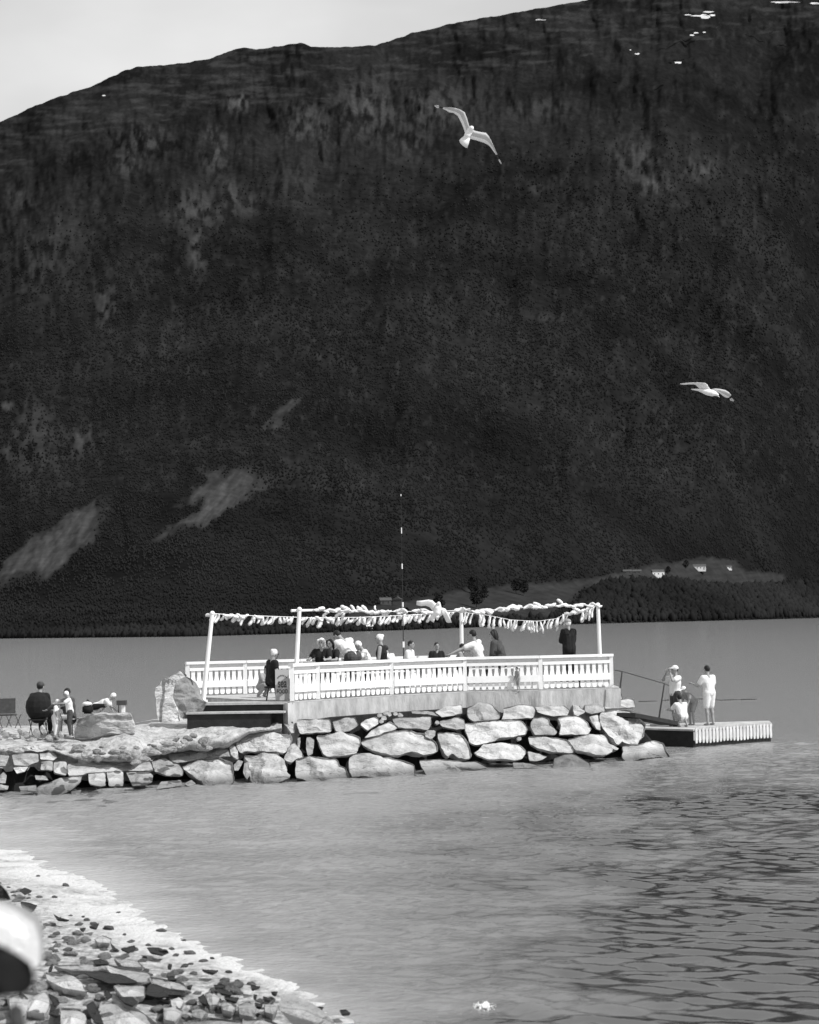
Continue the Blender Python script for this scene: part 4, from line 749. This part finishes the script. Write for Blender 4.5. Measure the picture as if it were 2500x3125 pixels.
text('sea', .26, 0, .36, sx=.72, sz=1.35); text('FOOD', .13, 0, .2, sx=.8, sz=1.2)
for k in range(7):
    a_ = R(-60+20*k); bm = bmesh.new(); box(bm, (math.sin(a_)*.13, -.02, .55+math.cos(a_)*.13), (.022, .012, .03), basis=Matrix.Rotation(a_, 4, 'Y')); obj('emblem_stroke', bm, M['ink'], e)

# ------------------------------------------------------------------ tables, benches
def table(u_, d_, L_, rz, label):
    d_ = float(np.interp(u_, FU, [q.y for q in FP]))+1.7; p = P(u_, 2000, d_); p.z = DZ; e = empty('picnic_table', p, rz); S(e, label, 'table')
    bm = bmesh.new(); box(bm, (0, 0, .76), (L_, .75, .04)); obj('table_top', bm, M['white'], e)
    for x in (-1, 1):
        for y in (-1, 1): bm = bmesh.new(); cone(bm, (x*L_*.42, y*.3, 0), (x*L_*.4, y*.25, .74), .035, .035, 8); obj('leg', bm, M['white'], e)
def bench(u_, d_, L_, rz, label, h=.65, m='white'):
    d_ = float(np.interp(u_, FU, [q.y for q in FP]))+.93; p = P(u_, 2000, d_); p.z = DZ; e = empty('bench', p, rz); S(e, label, 'bench')
    bm = bmesh.new(); box(bm, (0, 0, h-.02), (L_, .3, .04)); obj('seat', bm, M[m], e)
    for x in (-1, 1): bm = bmesh.new(); box(bm, (x*L_*.42, 0, (h-.04)/2), (.05, .26, h-.04)); obj('leg', bm, M[m], e)
RZ = math.atan2(FP[3].y-FP[0].y, FP[3].x-FP[0].x)
table(1010, 46.6, 2.0, RZ, 'white table behind the bending man in the white shirt'); table(1290, 48.6, 2.4, RZ, 'long white table right of the striped pole'); table(1560, 49.6, 1.8, RZ*.3, 'white table right of the person with dark curly hair')
bench(985, 45.6, 1.7, RZ, 'white bench under the blonde person at the left table'); bench(1150, 46.9, 1.9, RZ, 'white bench behind the middle of the front fence'); bench(1500, 48.6, 1.9, RZ*.4, 'white bench under the person with dark curly hair'); bench(1735, 49.3, .8, 0, 'low dark step bench under the person standing in a dark jacket', .22, 'dark')

# ------------------------------------------------------------------ people
def remesh(bm, vox):
    bmesh.ops.recalc_face_normals(bm, faces=bm.faces); me = bpy.data.meshes.new('tmp'); bm.to_mesh(me); bm.free(); o = bpy.data.objects.new('tmp', me); COL.objects.link(o)
    md = o.modifiers.new('r', 'REMESH'); md.mode = 'VOXEL'; md.voxel_size = vox; md.use_smooth_shade = True
    sm = o.modifiers.new('s', 'SMOOTH'); sm.iterations = 2; sm.factor = .5
    bpy.context.view_layer.update(); res = bpy.data.meshes.new_from_object(o.evaluated_get(bpy.context.evaluated_depsgraph_get())); bpy.data.objects.remove(o); bpy.data.meshes.remove(me); return res
def hand(bm, wrist, d_, pn, side):
    d_ = d_.normalized(); pn = (pn - d_*pn.dot(d_)).normalized(); ax = d_.cross(pn).normalized()
    palm = wrist + d_*.05; rot = Matrix((ax, d_, pn)).transposed().to_4x4(); ball(bm, palm, (.042, .052, .018), rot, 8)
    for i, ln in enumerate((.065, .078, .072, .055)):
        b0 = wrist + d_*.085 + ax*((i-1.5)*.021); m1 = b0 + d_*ln*.5 + pn*.008; e_ = m1 + d_*ln*.42 + pn*.028; chain(bm, [b0, m1, e_], [.0105, .01, .009], 6)
    t0 = wrist + d_*.03 + ax*-.038*side; t1 = t0 + d_*.028 - ax*.03*side + pn*.01; t2 = t1 + d_*.028 + pn*.02 - ax*.006*side; chain(bm, [t0, t1, t2], [.014, .012, .01], 6)
PSC = 1.0
def person(loc, yaw, label, h=1.72, mode='stand', lean=0, wear=('shirt:whitec', 'shorts:whitec'), hair='hair', arms={}, head=(0, 0), wid=1., cap=None, side=0, group=None, longhair=False, legs=None, belly=0):
    s_ = h*PSC/1.75; e = empty('person', loc, yaw); S(e, label, 'person', group)
    V_ = Vector; Rl = Matrix.Rotation(-lean, 4, 'X') @ Matrix.Rotation(side, 4, 'Y')
    pz = dict(stand=.93, sit=.5, crouch=.34, bend=.9)[mode]; Pv = V_((0, -.12 if mode == 'bend' else 0, pz))
    rr = lambda x: Rl @ V_(x)
    chest = Pv+rr((0, .0, .32)); neck = Pv+rr((0, .0, .52)); Rh = Matrix.Rotation(-(lean*.5+head[0]), 4, 'X'); Rh = Matrix.Rotation(head[1], 4, 'Z') @ Rh
    hc = neck + (Rh @ V_((0, .025, .17)))
    sh_ = {k: Pv+rr((k*.185*wid, 0, .455)) for k in (-1, 1)}; hip = {k: Pv+V_((k*.09, 0, -.03)) for k in (-1, 1)}
    if legs: knee = {k: V_(legs[k][0]) for k in (-1, 1)}; ank = {k: V_(legs[k][1]) for k in (-1, 1)}
    elif mode in ('stand', 'bend'): knee = {k: V_((k*.1, .03, .5)) for k in (-1, 1)}; ank = {k: V_((k*.11, -.02, .08)) for k in (-1, 1)}
    elif mode == 'sit': knee = {k: V_((k*.13, .43, .5)) for k in (-1, 1)}; ank = {k: V_((k*.12, .4, .08)) for k in (-1, 1)}
    else: knee = {k: V_((k*.16, .34, .42)) for k in (-1, 1)}; ank = {k: V_((k*.14, -.02, .08)) for k in (-1, 1)}
    el = {}; ha = {}
    for k in (-1, 1):
        eo, ho = arms.get(k, ((k*.06, .02, -.28), (k*.03, .14, -.50))); el[k] = sh_[k]+V_(eo); ha[k] = sh_[k]+V_(ho)
    bm = bmesh.new()
    for k in (-1, 1):
        chain(bm, [Pv+V_((k*.05*wid, 0, .0)), Pv+rr((k*.05*wid, .01, .16)), Pv+rr((k*.07*wid, .01, .32)), Pv+rr((k*.09*wid, 0, .43))], [.115, .1, .11, .075])
        chain(bm, [sh_[k], el[k], ha[k]], [.055, .04, .027]); hand(bm, ha[k], ha[k]-el[k], V_((0, 1, 0.1)), k)
        chain(bm, [hip[k], knee[k], ank[k]], [.09, .056, .038]); calf = knee[k].lerp(ank[k], .35); ball(bm, calf+V_((0, -.012, 0)), (.055, .055, .09), seg=8)
        chain(bm, [ank[k]+V_((0, -.03, -.03)), ank[k]+V_((0, .07, -.045)), ank[k]+V_((0, .15, -.052))], [.034, .034, .024], 8)
    chain(bm, [Pv+rr((0, 0, .48)), neck+ (Rh @ V_((0, .01, .09)))], [.06, .05])
    rh = Rh; ball(bm, hc, (.076, .095, .108), rh); chain(bm, [hc+(rh @ V_((0, .03, -.06))), hc+(rh @ V_((0, .06, -.085)))], [.055, .035]); chain(bm, [hc+(rh @ V_((0, .092, .015))), hc+(rh @ V_((0, .112, -.02)))], [.011, .016], 6)
    chain(bm, [hc+(rh @ V_((-.022, .09, -.052))), hc+(rh @ V_((.022, .09, -.052)))], [.011, .011], 6)
    for k in (-1, 1): ball(bm, hc+(rh @ V_((k*.077, 0, -.005))), (.014, .025, .035), rh, 6)
    me = remesh(bm, .0105); o = link('body', me, M['skin'], e); o.scale = (s_,)*3
    bm = bmesh.new()
    for k in (-1, 1): ball(bm, hc+(rh @ V_((k*.032, .088, .012))), .012, seg=6)
    o = obj('eyes', bm, M['gullk'], e, smooth=True); o.scale = (s_,)*3
    for w_ in wear:
        nm, mt = w_.split(':'); bm = bmesh.new()
        if nm in ('shirt', 'jacket', 'top', 'dress'):
            g = .028 if nm != 'jacket' else .045
            for k in (-1, 1):
                chain(bm, [Pv+V_((k*.05*wid, 0, .02 if nm != 'jacket' else -.06)), Pv+rr((k*.05*wid, .01, .16)), Pv+rr((k*.075*wid, .01, .32)), Pv+rr((k*.1*wid, 0, .44))], [.115+g, .105+g, .112+g, .07+g])
                if nm != 'top':
                    f_ = {'shirt': .6, 'dress': .35}.get(nm); ee = sh_[k].lerp(el[k], f_) if f_ else el[k]; cc_ = [sh_[k], ee] + ([el[k].lerp(ha[k], .88)] if nm == 'jacket' else [])
                    chain(bm, cc_, [.07+g*.5, .062+g*.5] + ([.045] if nm == 'jacket' else []))
            if belly: ball(bm, Pv+V_((0, -.02, .2)), (.30*belly, .25*belly, .34*belly)); ball(bm, Pv+rr((0, 0, .38)), (.2*belly, .16*belly, .15*belly))
            if nm == 'dress':
                for k in (-1, 1): chain(bm, [hip[k], hip[k].lerp(knee[k], .55), knee[k]+V_((0, 0, -.05))], [.13, .115, .1])
        elif nm in ('shorts', 'trousers', 'skirt'):
            f_ = dict(shorts=.85, trousers=1., skirt=1.)[nm]
            for k in (-1, 1):
                pl = [hip[k]+V_((0, 0, .05)), hip[k].lerp(knee[k], f_)]; ra = [.125*max(1, wid*.95), .088 if nm != 'skirt' else .12]
                if nm == 'trousers': pl.append(knee[k].lerp(ank[k], .93)); ra.append(.06)
                chain(bm, pl, ra)
            ball(bm, Pv+V_((0, 0, .0)), (.15*wid, .13, .12))
        elif nm == 'shoes':
            for k in (-1, 1): chain(bm, [ank[k]+V_((0, -.03, -.035)), ank[k]+V_((0, .16, -.045))], [.045, .04], 8)
        o = link(nm, remesh(bm, .014), M[mt], e); o.scale = (s_,)*3
    bm = bmesh.new(); ball(bm, hc+(rh @ V_((0, -.014, .022))), (.088, .1, .106), rh)
    if longhair: ball(bm, hc+(rh @ V_((0, -.055, -.06))), (.105, .065, .16), rh); [ball(bm, hc+(rh @ V_((k*.085, .02, -.05))), (.04, .06, .15), rh) for k in (-1, 1)]
    if hair == 'bun': ball(bm, hc+(rh @ V_((0, -.09, .06))), .05)
    # clear the face: the hair mass sits behind the brow plane
    bmesh.ops.bisect_plane(bm, geom=bm.verts[:]+bm.edges[:]+bm.faces[:], plane_co=hc+(rh @ V_((0, .045, .03))), plane_no=rh @ V_((0, 1, -.55)), clear_outer=True)
    ed = [x for x in bm.edges if len(x.link_faces) == 1]
    if ed: bmesh.ops.holes_fill(bm, edges=ed)
    o = link('hair', remesh(bm, .013), M['blond' if hair in ('blond', 'bun') else 'hair'], e); o.scale = (s_,)*3
    if cap:
        bm = bmesh.new(); ball(bm, hc+(rh @ V_((0, -.005, .05))), (.097, .11, .085), rh); ball(bm, hc+(rh @ V_((0, .12, .045))), (.075, .08, .012), rh)
        o = link('cap', remesh(bm, .012), M[cap], e); o.scale = (s_,)*3
    return e
def onp(u_, d_, z=None):
    d_ = float(np.interp(u_, FU, [q.y for q in FP]))+.95; z = DZ+.26 if z is None else z; p = P(u_, 2000, d_); p.z = z; return p
FWD = {-1: ((-.1, .2, -.2), (-.05, .42, -.2)), 1: ((.1, .2, -.2), (.05, .42, -.2))}
PSC = 1.12
person(onp(985, 45.7), R(165), 'blonde long-haired person in a black top seated facing the camera behind the front fence', 1.66, 'sit', R(6), ('shirt:black', 'trousers:dgreyc'), 'blond', arms=FWD, longhair=True)
person(onp(1015, 46.3), R(150), 'dark-haired person in a black top seated right of the blonde person', 1.62, 'sit', R(8), ('shirt:black', 'trousers:dgreyc'), 'hair', arms=FWD, longhair=True)
person(onp(1066, 45.2, DZ), R(48), 'broad man in a white shirt bending over the table, seen from behind', 1.86, 'bend', R(34), ('shirt:whitec', 'shorts:dgreyc'), 'hair', arms=FWD, wid=1.3, head=(.5, .2), side=R(-6))
person(onp(1128, 46.6), R(105), 'light-haired person in a white top seated and leaning right of the bending man', 1.62, 'sit', R(22), ('shirt:whitec', 'trousers:greyc'), 'blond', arms=FWD, head=(.4, 0))
person(onp(1168, 46.2), R(80), 'person with pale pinned-up hair and black top left of the striped pole', 1.74, 'sit', R(4), ('top:black', 'trousers:black'), 'bun', head=(.1, 0))
person(onp(1212, 46.6), R(60), 'person in a white shirt hunched forward at the foot of the striped pole', 1.5, 'sit', R(40), ('shirt:whitec', 'trousers:greyc'), 'hair', arms=FWD, wid=1.1)
person(onp(1243, 47.2), R(250), 'dark-haired person just right of the striped pole, face turned right', 1.5, 'sit', R(10), ('shirt:whitec', 'trousers:greyc'), 'hair')
person(onp(1333, 47.8), R(200), 'small dark-haired child between the striped pole and the middle post', 1.4, 'sit', 0, ('shirt:black', 'trousers:dgreyc'), 'hair')
person(onp(1396, 48.6), R(260), 'low dark head beside the middle post', 1.36, 'sit', R(15), ('shirt:greyc', 'trousers:dgreyc'), 'hair')
person(onp(1470, 48.0), R(62), 'dark-haired person in a white shirt leaning left with one arm stretched across the table', 1.86, 'sit', R(18), ('shirt:whitec', 'trousers:greyc'), 'hair', arms={-1: ((-.18, .22, -.1), (-.36, .42, -.22)), 1: ((.1, .2, -.2), (.05, .42, -.2))}, wid=1.15, side=R(-8))
person(onp(1530, 48.4), R(70), 'person with bushy dark curly hair in a charcoal jacket', 1.84, 'sit', R(16), ('jacket:dgreyc', 'trousers:dgreyc'), 'hair', longhair=True, wid=1.15)
person(onp(1738, 49.3, DZ+.22), R(25), 'person standing in a dark jacket and pale cap near the right post', 1.64, 'stand', R(2), ('jacket:black', 'trousers:black', 'shoes:foot'), 'blond', wid=.9, arms={-1: ((-.03, .08, -.26), (.06, .26, -.26)), 1: ((.02, .06, -.27), (-.08, .26, -.3))}, cap='greyc')
PSC = 1.0
# at the stairs
ws = G(828, 2139, DZ); 
person(ws+Vector((0, .1, 0)), R(-60), 'white-haired person in a black dress seated on a stool beside the grey sign', 1.86, 'sit', R(4), ('dress:black',), 'bun', head=(.25, 0))
e = empty('stool', ws+Vector((.0, .12, 0))); S(e, 'small dark stool under the person in the black dress', 'stool')
bm = bmesh.new(); box(bm, (0, 0, .36), (.36, .32, .05)); obj('seat', bm, M['dark'], e)
for x, y in ((-.14, -.12), (.14, -.12), (-.14, .12), (.14, .12)): bm = bmesh.new(); cone(bm, (x, y, 0), (x*.6, y*.6, .34), .012, .012, 6); obj('leg', bm, M['metal'], e)
person(G(795, 2130, DZ)+Vector((0, .3, 0)), R(230), 'pale-clothed person crouching left of the one in the black dress', 1.45, 'crouch', R(25), ('shirt:greyc', 'trousers:greyc'), 'hair', arms=FWD)
cpos = G(1590, 2112, DZ)+Vector((0, -.1, -.02)); person(Vector((cpos.x, FP[4].y+(FP[3].y-FP[4].y)*.25-.17, DZ-.03)), R(120), 'small child with dark hair in pale clothes in front of the fence pickets', .72, 'stand', R(8), ('shirt:greyc', 'shorts:greyc'), 'hair')
# dock people
def dock_at(u_, v_): return G(u_, v_, DKZ)
person(dock_at(2064, 2216), R(110), 'person in white cap, white shirt and dark shorts raising both hands to the face', 1.93, 'stand', R(-3), ('shirt:whitec', 'shorts:dgreyc', 'shoes:foot'), 'hair', cap='whitec', arms={-1: ((-.1, .26, -.06), (.06, .24, .14)), 1: ((.1, .26, -.06), (-.06, .24, .14))})
person(dock_at(2086, 2219), R(20), 'dark-haired child in pale clothes crouching on the dock beside the dark shorts', 1.6, 'crouch', R(20), ('shirt:whitec', 'shorts:greyc'), 'hair', arms=FWD)
person(dock_at(2112, 2213), R(120), 'child in a white cap bending forward on the dock between the two tall people', 1.44, 'bend', R(48), ('shirt:greyc', 'shorts:greyc'), 'hair', cap='whitec', arms={-1: ((0, .05, -.25), (0, .12, -.42)), 1: ((0, .05, -.25), (0, .12, -.42))})
hp = person(dock_at(2168, 2214), R(35), 'dark-haired man in white shirt and white shorts at the right of the dock', 1.92, 'stand', R(5), ('shirt:whitec', 'shorts:whitec'), 'hair', arms={-1: ((-.1, .12, -.24), (-.08, .34, -.18)), 1: ((.09, .05, -.27), (-.02, .2, -.4))}, wid=1.08)
# left group on the path
GZ = 1.24
mp_ = G(118, 2243, GZ); person(mp_, R(-12), 'heavy man in black seated on a camp stool, seen from behind', 1.84, 'sit', R(8), ('jacket:black', 'trousers:black', 'shoes:foot'), 'hair', cap='dgreyc', wid=.98, belly=1.08, arms={-1: ((.0, .1, -.24), (.1, .34, -.3)), 1: ((.0, .1, -.24), (-.1, .34, -.3))})
e = empty('camp_stool', mp_+Vector((0, -.02, 0))); S(e, 'low folding stool under the heavy man in black', 'stool')
bm = bmesh.new(); box(bm, (0, 0, .4), (.45, .36, .03)); obj('seat', bm, M['dark'], e)
for x in (-1, 1):
    bm = bmesh.new(); cone(bm, (x*.2, -.18, 0), (x*.2, .16, .39), .012, .012, 6); cone(bm, (x*.2, .18, 0), (x*.2, -.16, .39), .012, .012, 6); obj('crossed_legs', bm, M['metal'], e)
person(G(206, 2246, GZ)+Vector((0, .35, 0)), R(70), 'dark-haired woman with a dark sleeve raised toward the man in black', 1.62, 'sit', R(8), ('jacket:dgreyc', 'trousers:whitec'), 'hair', arms={-1: ((-.16, .2, -.12), (-.2, .42, -.22)), 1: ((.06, .25, -.16), (.02, .48, -.22))})
e = empty('camp_chair', G(206, 2246, GZ)+Vector((0.02, .36, 0)), R(70)); S(e, 'light folding chair under the dark-haired woman', 'chair')
bm = bmesh.new(); box(bm, (0, 0, .42), (.44, .4, .03)); obj('seat', bm, M['greyc'], e)
for x in (-1, 1):
    for y in (-1, 1): bm = bmesh.new(); cone(bm, (x*.2, y*.17, 0), (x*.18, y*.15, .41), .012, .012, 6); obj('leg', bm, M['metal'], e)
person(G(214, 2248, GZ), R(100), 'standing child in a white shirt and dark leggings, left of the long boulder', 1.18, 'stand', R(6), ('shirt:whitec', 'trousers:dgreyc'), 'blond', head=(.3, 0), arms={-1: ((-.08, .2, -.12), (0, .42, -.12)), 1: ((.08, .1, -.2), (0, .3, -.25))})
person(G(172, 2248, GZ), R(-100), 'small child in white between the man in black and the standing child', .95, 'stand', R(4), ('shirt:whitec', 'trousers:whitec'), 'blond', cap='whitec')
bz = P(300, 2180, 42.75).z-.02
pb = P(292, 2180, 42.75); pb.z = bz-.06
person(pb, R(-90), 'person in a white shirt bent right over the long pale boulder', 1.35, 'crouch', R(62), ('shirt:whitec', 'shorts:black'), 'blond', arms={-1: ((0, .08, -.22), (.0, .12, -.30)), 1: ((0, .16, -.18), (.0, .3, -.30))}, head=(.2, 0))
e = empty('bag', P(268, 2180, 42.4).xyz); e.location.z = bz; S(e, 'dark bag with a white top on the left end of the long boulder', 'bag')
bm = bmesh.new(); box(bm, (0, 0, .17), (.26, .18, .22)); bmesh.ops.bevel(bm, geom=bm.edges[:], offset=.04, segments=2, affect='EDGES'); obj('sack', bm, M['black'], e, smooth=True)
bm = bmesh.new(); ball(bm, (-.02, 0, .31), (.13, .1, .06)); obj('flap', bm, M['whitec'], e, smooth=True)
bm = bmesh.new(); chain(bm, [(-.08, 0, .3), (0, 0, .42), (.08, 0, .3)], [.012]*3, 6); obj('handle', bm, M['black'], e)
e = empty('camp_stool', P(372, 2180, 42.5).xyz); e.location.z = bz; S(e, 'small dark-seated stool with a pale leg on the right end of the long boulder', 'stool')
bm = bmesh.new(); box(bm, (0, 0, .32), (.24, .2, .12)); obj('seat', bm, M['dgreyc'], e)
bm = bmesh.new(); box(bm, (.04, 0, .13), (.08, .1, .26)); obj('leg', bm, M['white'], e)
bm = bmesh.new(); box(bm, (-.08, 0, .13), (.02, .02, .26)); obj('leg', bm, M['dark'], e)
# folding chair cut by the left edge
e = empty('camp_chair', G(10, 2225, GZ)+Vector((0, .3, 0)), R(10)); S(e, 'dark-backed camp chair with thin crossed legs, cut by the left edge', 'chair')
bm = bmesh.new(); box(bm, (-.05, 0, .62), (.62, .04, .42)); obj('backrest', bm, M['dgreyc'], e)
bm = bmesh.new(); box(bm, (0, .22, .36), (.55, .42, .03)); obj('seat', bm, M['dgreyc'], e)
for x in (-.25, .0, .25): bm = bmesh.new(); cone(bm, (x, 0, 0), (x+.16, .02, .38), .011, .011, 6); cone(bm, (x+.16, 0, 0), (x, .02, .38), .011, .011, 6); obj('crossed_legs', bm, M['metal'], e)

# ------------------------------------------------------------------ gulls
def gull(frm, d_, wings, body, tail, label, beak):
    ox, oy, sc = frm; px = lambda x, y, dz=0: P(ox+x/sc, oy+y/sc, d_+dz); o0 = px(*body[1][:2]); k = d_/5000/sc
    bm = bmesh.new(); 
    for W_ in wings:
        st_ = W_['s']; n_ = len(st_); prev = None
        for i, (lx, ly, tx, ty, mt) in enumerate(st_):
            f_ = i/(n_-1); dz = W_['dz']*f_; A_ = px(lx, ly, dz)-o0; B_ = px(tx, ty, dz+.05)-o0; th = (1-f_*.75)*.022+.002
            fr_ = (0, .3, .68, 1); ring = [bm.verts.new(A_.lerp(B_, q)+Vector((0, -th*(1, 1.3, .6, 0)[j], 0))) for j, q in enumerate(fr_)] + [bm.verts.new(A_.lerp(B_, q)+Vector((0, th*.6, 0))) for q in fr_[::-1]]
            if prev:
                for j in range(8):
                    fc = bm.faces.new((prev[j], prev[(j+1) % 8], ring[(j+1) % 8], ring[j])); fc.material_index = mt if mt else (1 if (W_.get('g') and j in (0, 1)) else 0)
            else: bm.faces.new(ring)
            prev = ring
        bm.faces.new(prev[::-1])
    pts_ = [px(x, y, z)-o0 for x, y, r_, z in body]
    for i in range(len(pts_)-1):
        for q in range(5): t_ = q/5; c = pts_[i].lerp(pts_[i+1], t_); r_ = (body[i][2]*(1-t_)+body[i+1][2]*t_)*k; ball(bm, c, r_, seg=12)
    ball(bm, pts_[-1], body[-1][2]*k)
    T_ = [px(x, y)-o0 for x, y in tail]; a_ = [bm.verts.new(q+Vector((0, -.012, 0))) for q in T_]; b2 = [bm.verts.new(q+Vector((0, .012, 0))) for q in T_]
    bm.faces.new(a_); bm.faces.new(b2[::-1]); nn_ = len(T_)
    for i in range(nn_): bm.faces.new((a_[i], a_[(i+1) % nn_], b2[(i+1) % nn_], b2[i]))
    cone(bm, px(*beak[0])-o0, px(*beak[1])-o0, 9*k, 2*k, 8)
    o = obj('gull', bm, [M['gull'], M['gullg'], M['gullk']], smooth=True, loc=o0); return S(o, label, 'gull')
gull((1250, 260, 4.929), 24, [
 dict(dz=-.15, g=1, s=[(915, 640, 835, 720, 0), (895, 610, 822, 665, 0), (870, 520, 785, 570, 0), (830, 412, 725, 455, 0), (760, 370, 660, 412, 0), (690, 347, 600, 405, 0), (600, 333, 545, 372, 0), (510, 335, 500, 350, 0), (445, 318, 445, 338, 2), (430, 300, 415, 342, 0), (376, 302, 378, 312, 0)]),
 dict(dz=.25, g=1, s=[(945, 670, 900, 800, 0), (985, 692, 930, 805, 0), (1060, 708, 1030, 832, 0), (1150, 722, 1120, 862, 0), (1195, 775, 1185, 895, 0), (1240, 860, 1225, 935, 0), (1285, 960, 1270, 1000, 0), (1325, 1045, 1305, 1045, 0), (1350, 1115, 1338, 1115, 2), (1372, 1140, 1350, 1145, 0), (1388, 1180, 1376, 1182, 0)])],
 [(932, 645, 36, -.05), (905, 690, 50, 0), (870, 750, 48, 0), (845, 800, 34, .02), (835, 830, 20, .02)], [(825, 760), (750, 825), (760, 860), (795, 900), (830, 925), (868, 942), (890, 880), (910, 800), (870, 770)],
 'large gull soaring high with bent wings spread diagonally against the mountain', ((950, 625), (962, 618)))
gull((2000, 1100, 4.929), 35, [
 dict(dz=-.3, s=[(830, 440, 690, 450, 0), (800, 400, 650, 405, 0), (782, 362, 610, 368, 0), (745, 338, 590, 360, 0), (620, 331, 560, 360, 0), (520, 335, 500, 360, 0), (440, 342, 430, 366, 0), (376, 346, 374, 358, 0)]),
 dict(dz=.35, g=1, s=[(850, 430, 880, 480, 0), (900, 424, 930, 470, 0), (960, 428, 975, 495, 0), (1050, 445, 1030, 540, 0), (1110, 480, 1070, 560, 0), (1143, 525, 1105, 560, 0), (1150, 560, 1125, 580, 2), (1165, 582, 1130, 600, 0), (1188, 600, 1180, 615, 0)])],
 [(935, 515, 22, 0), (900, 500, 34, 0), (850, 490, 50, 0), (780, 475, 48, 0), (700, 455, 28, 0), (640, 440, 16, 0)], [(640, 425), (535, 428), (560, 442), (640, 458), (700, 465)],
 'gull gliding level toward the right at the right side of the picture', ((940, 530), (968, 553)))
gull((1200, 1780, 5.75), 40, [
 dict(dz=-.2, s=[(760, 350, 720, 500, 0), (740, 350, 690, 480, 0), (690, 300, 640, 420, 0), (620, 288, 570, 392, 0), (500, 305, 490, 402, 0), (412, 310, 408, 385, 0)]),
 dict(dz=.2, s=[(840, 430, 850, 555, 0), (875, 432, 870, 555, 0), (920, 450, 890, 580, 0), (960, 520, 905, 620, 0), (1000, 610, 930, 680, 0), (1028, 692, 960, 695, 0)])],
 [(800, 355, 32, -.05), (798, 400, 44, 0), (785, 450, 68, 0), (770, 505, 66, 0), (735, 550, 40, 0)], [(720, 500), (660, 570), (628, 630), (660, 660), (712, 692), (730, 640), (745, 560)],
 'white gull flying low in front of the garlands, left of the middle post', ((800, 335), (802, 322)))
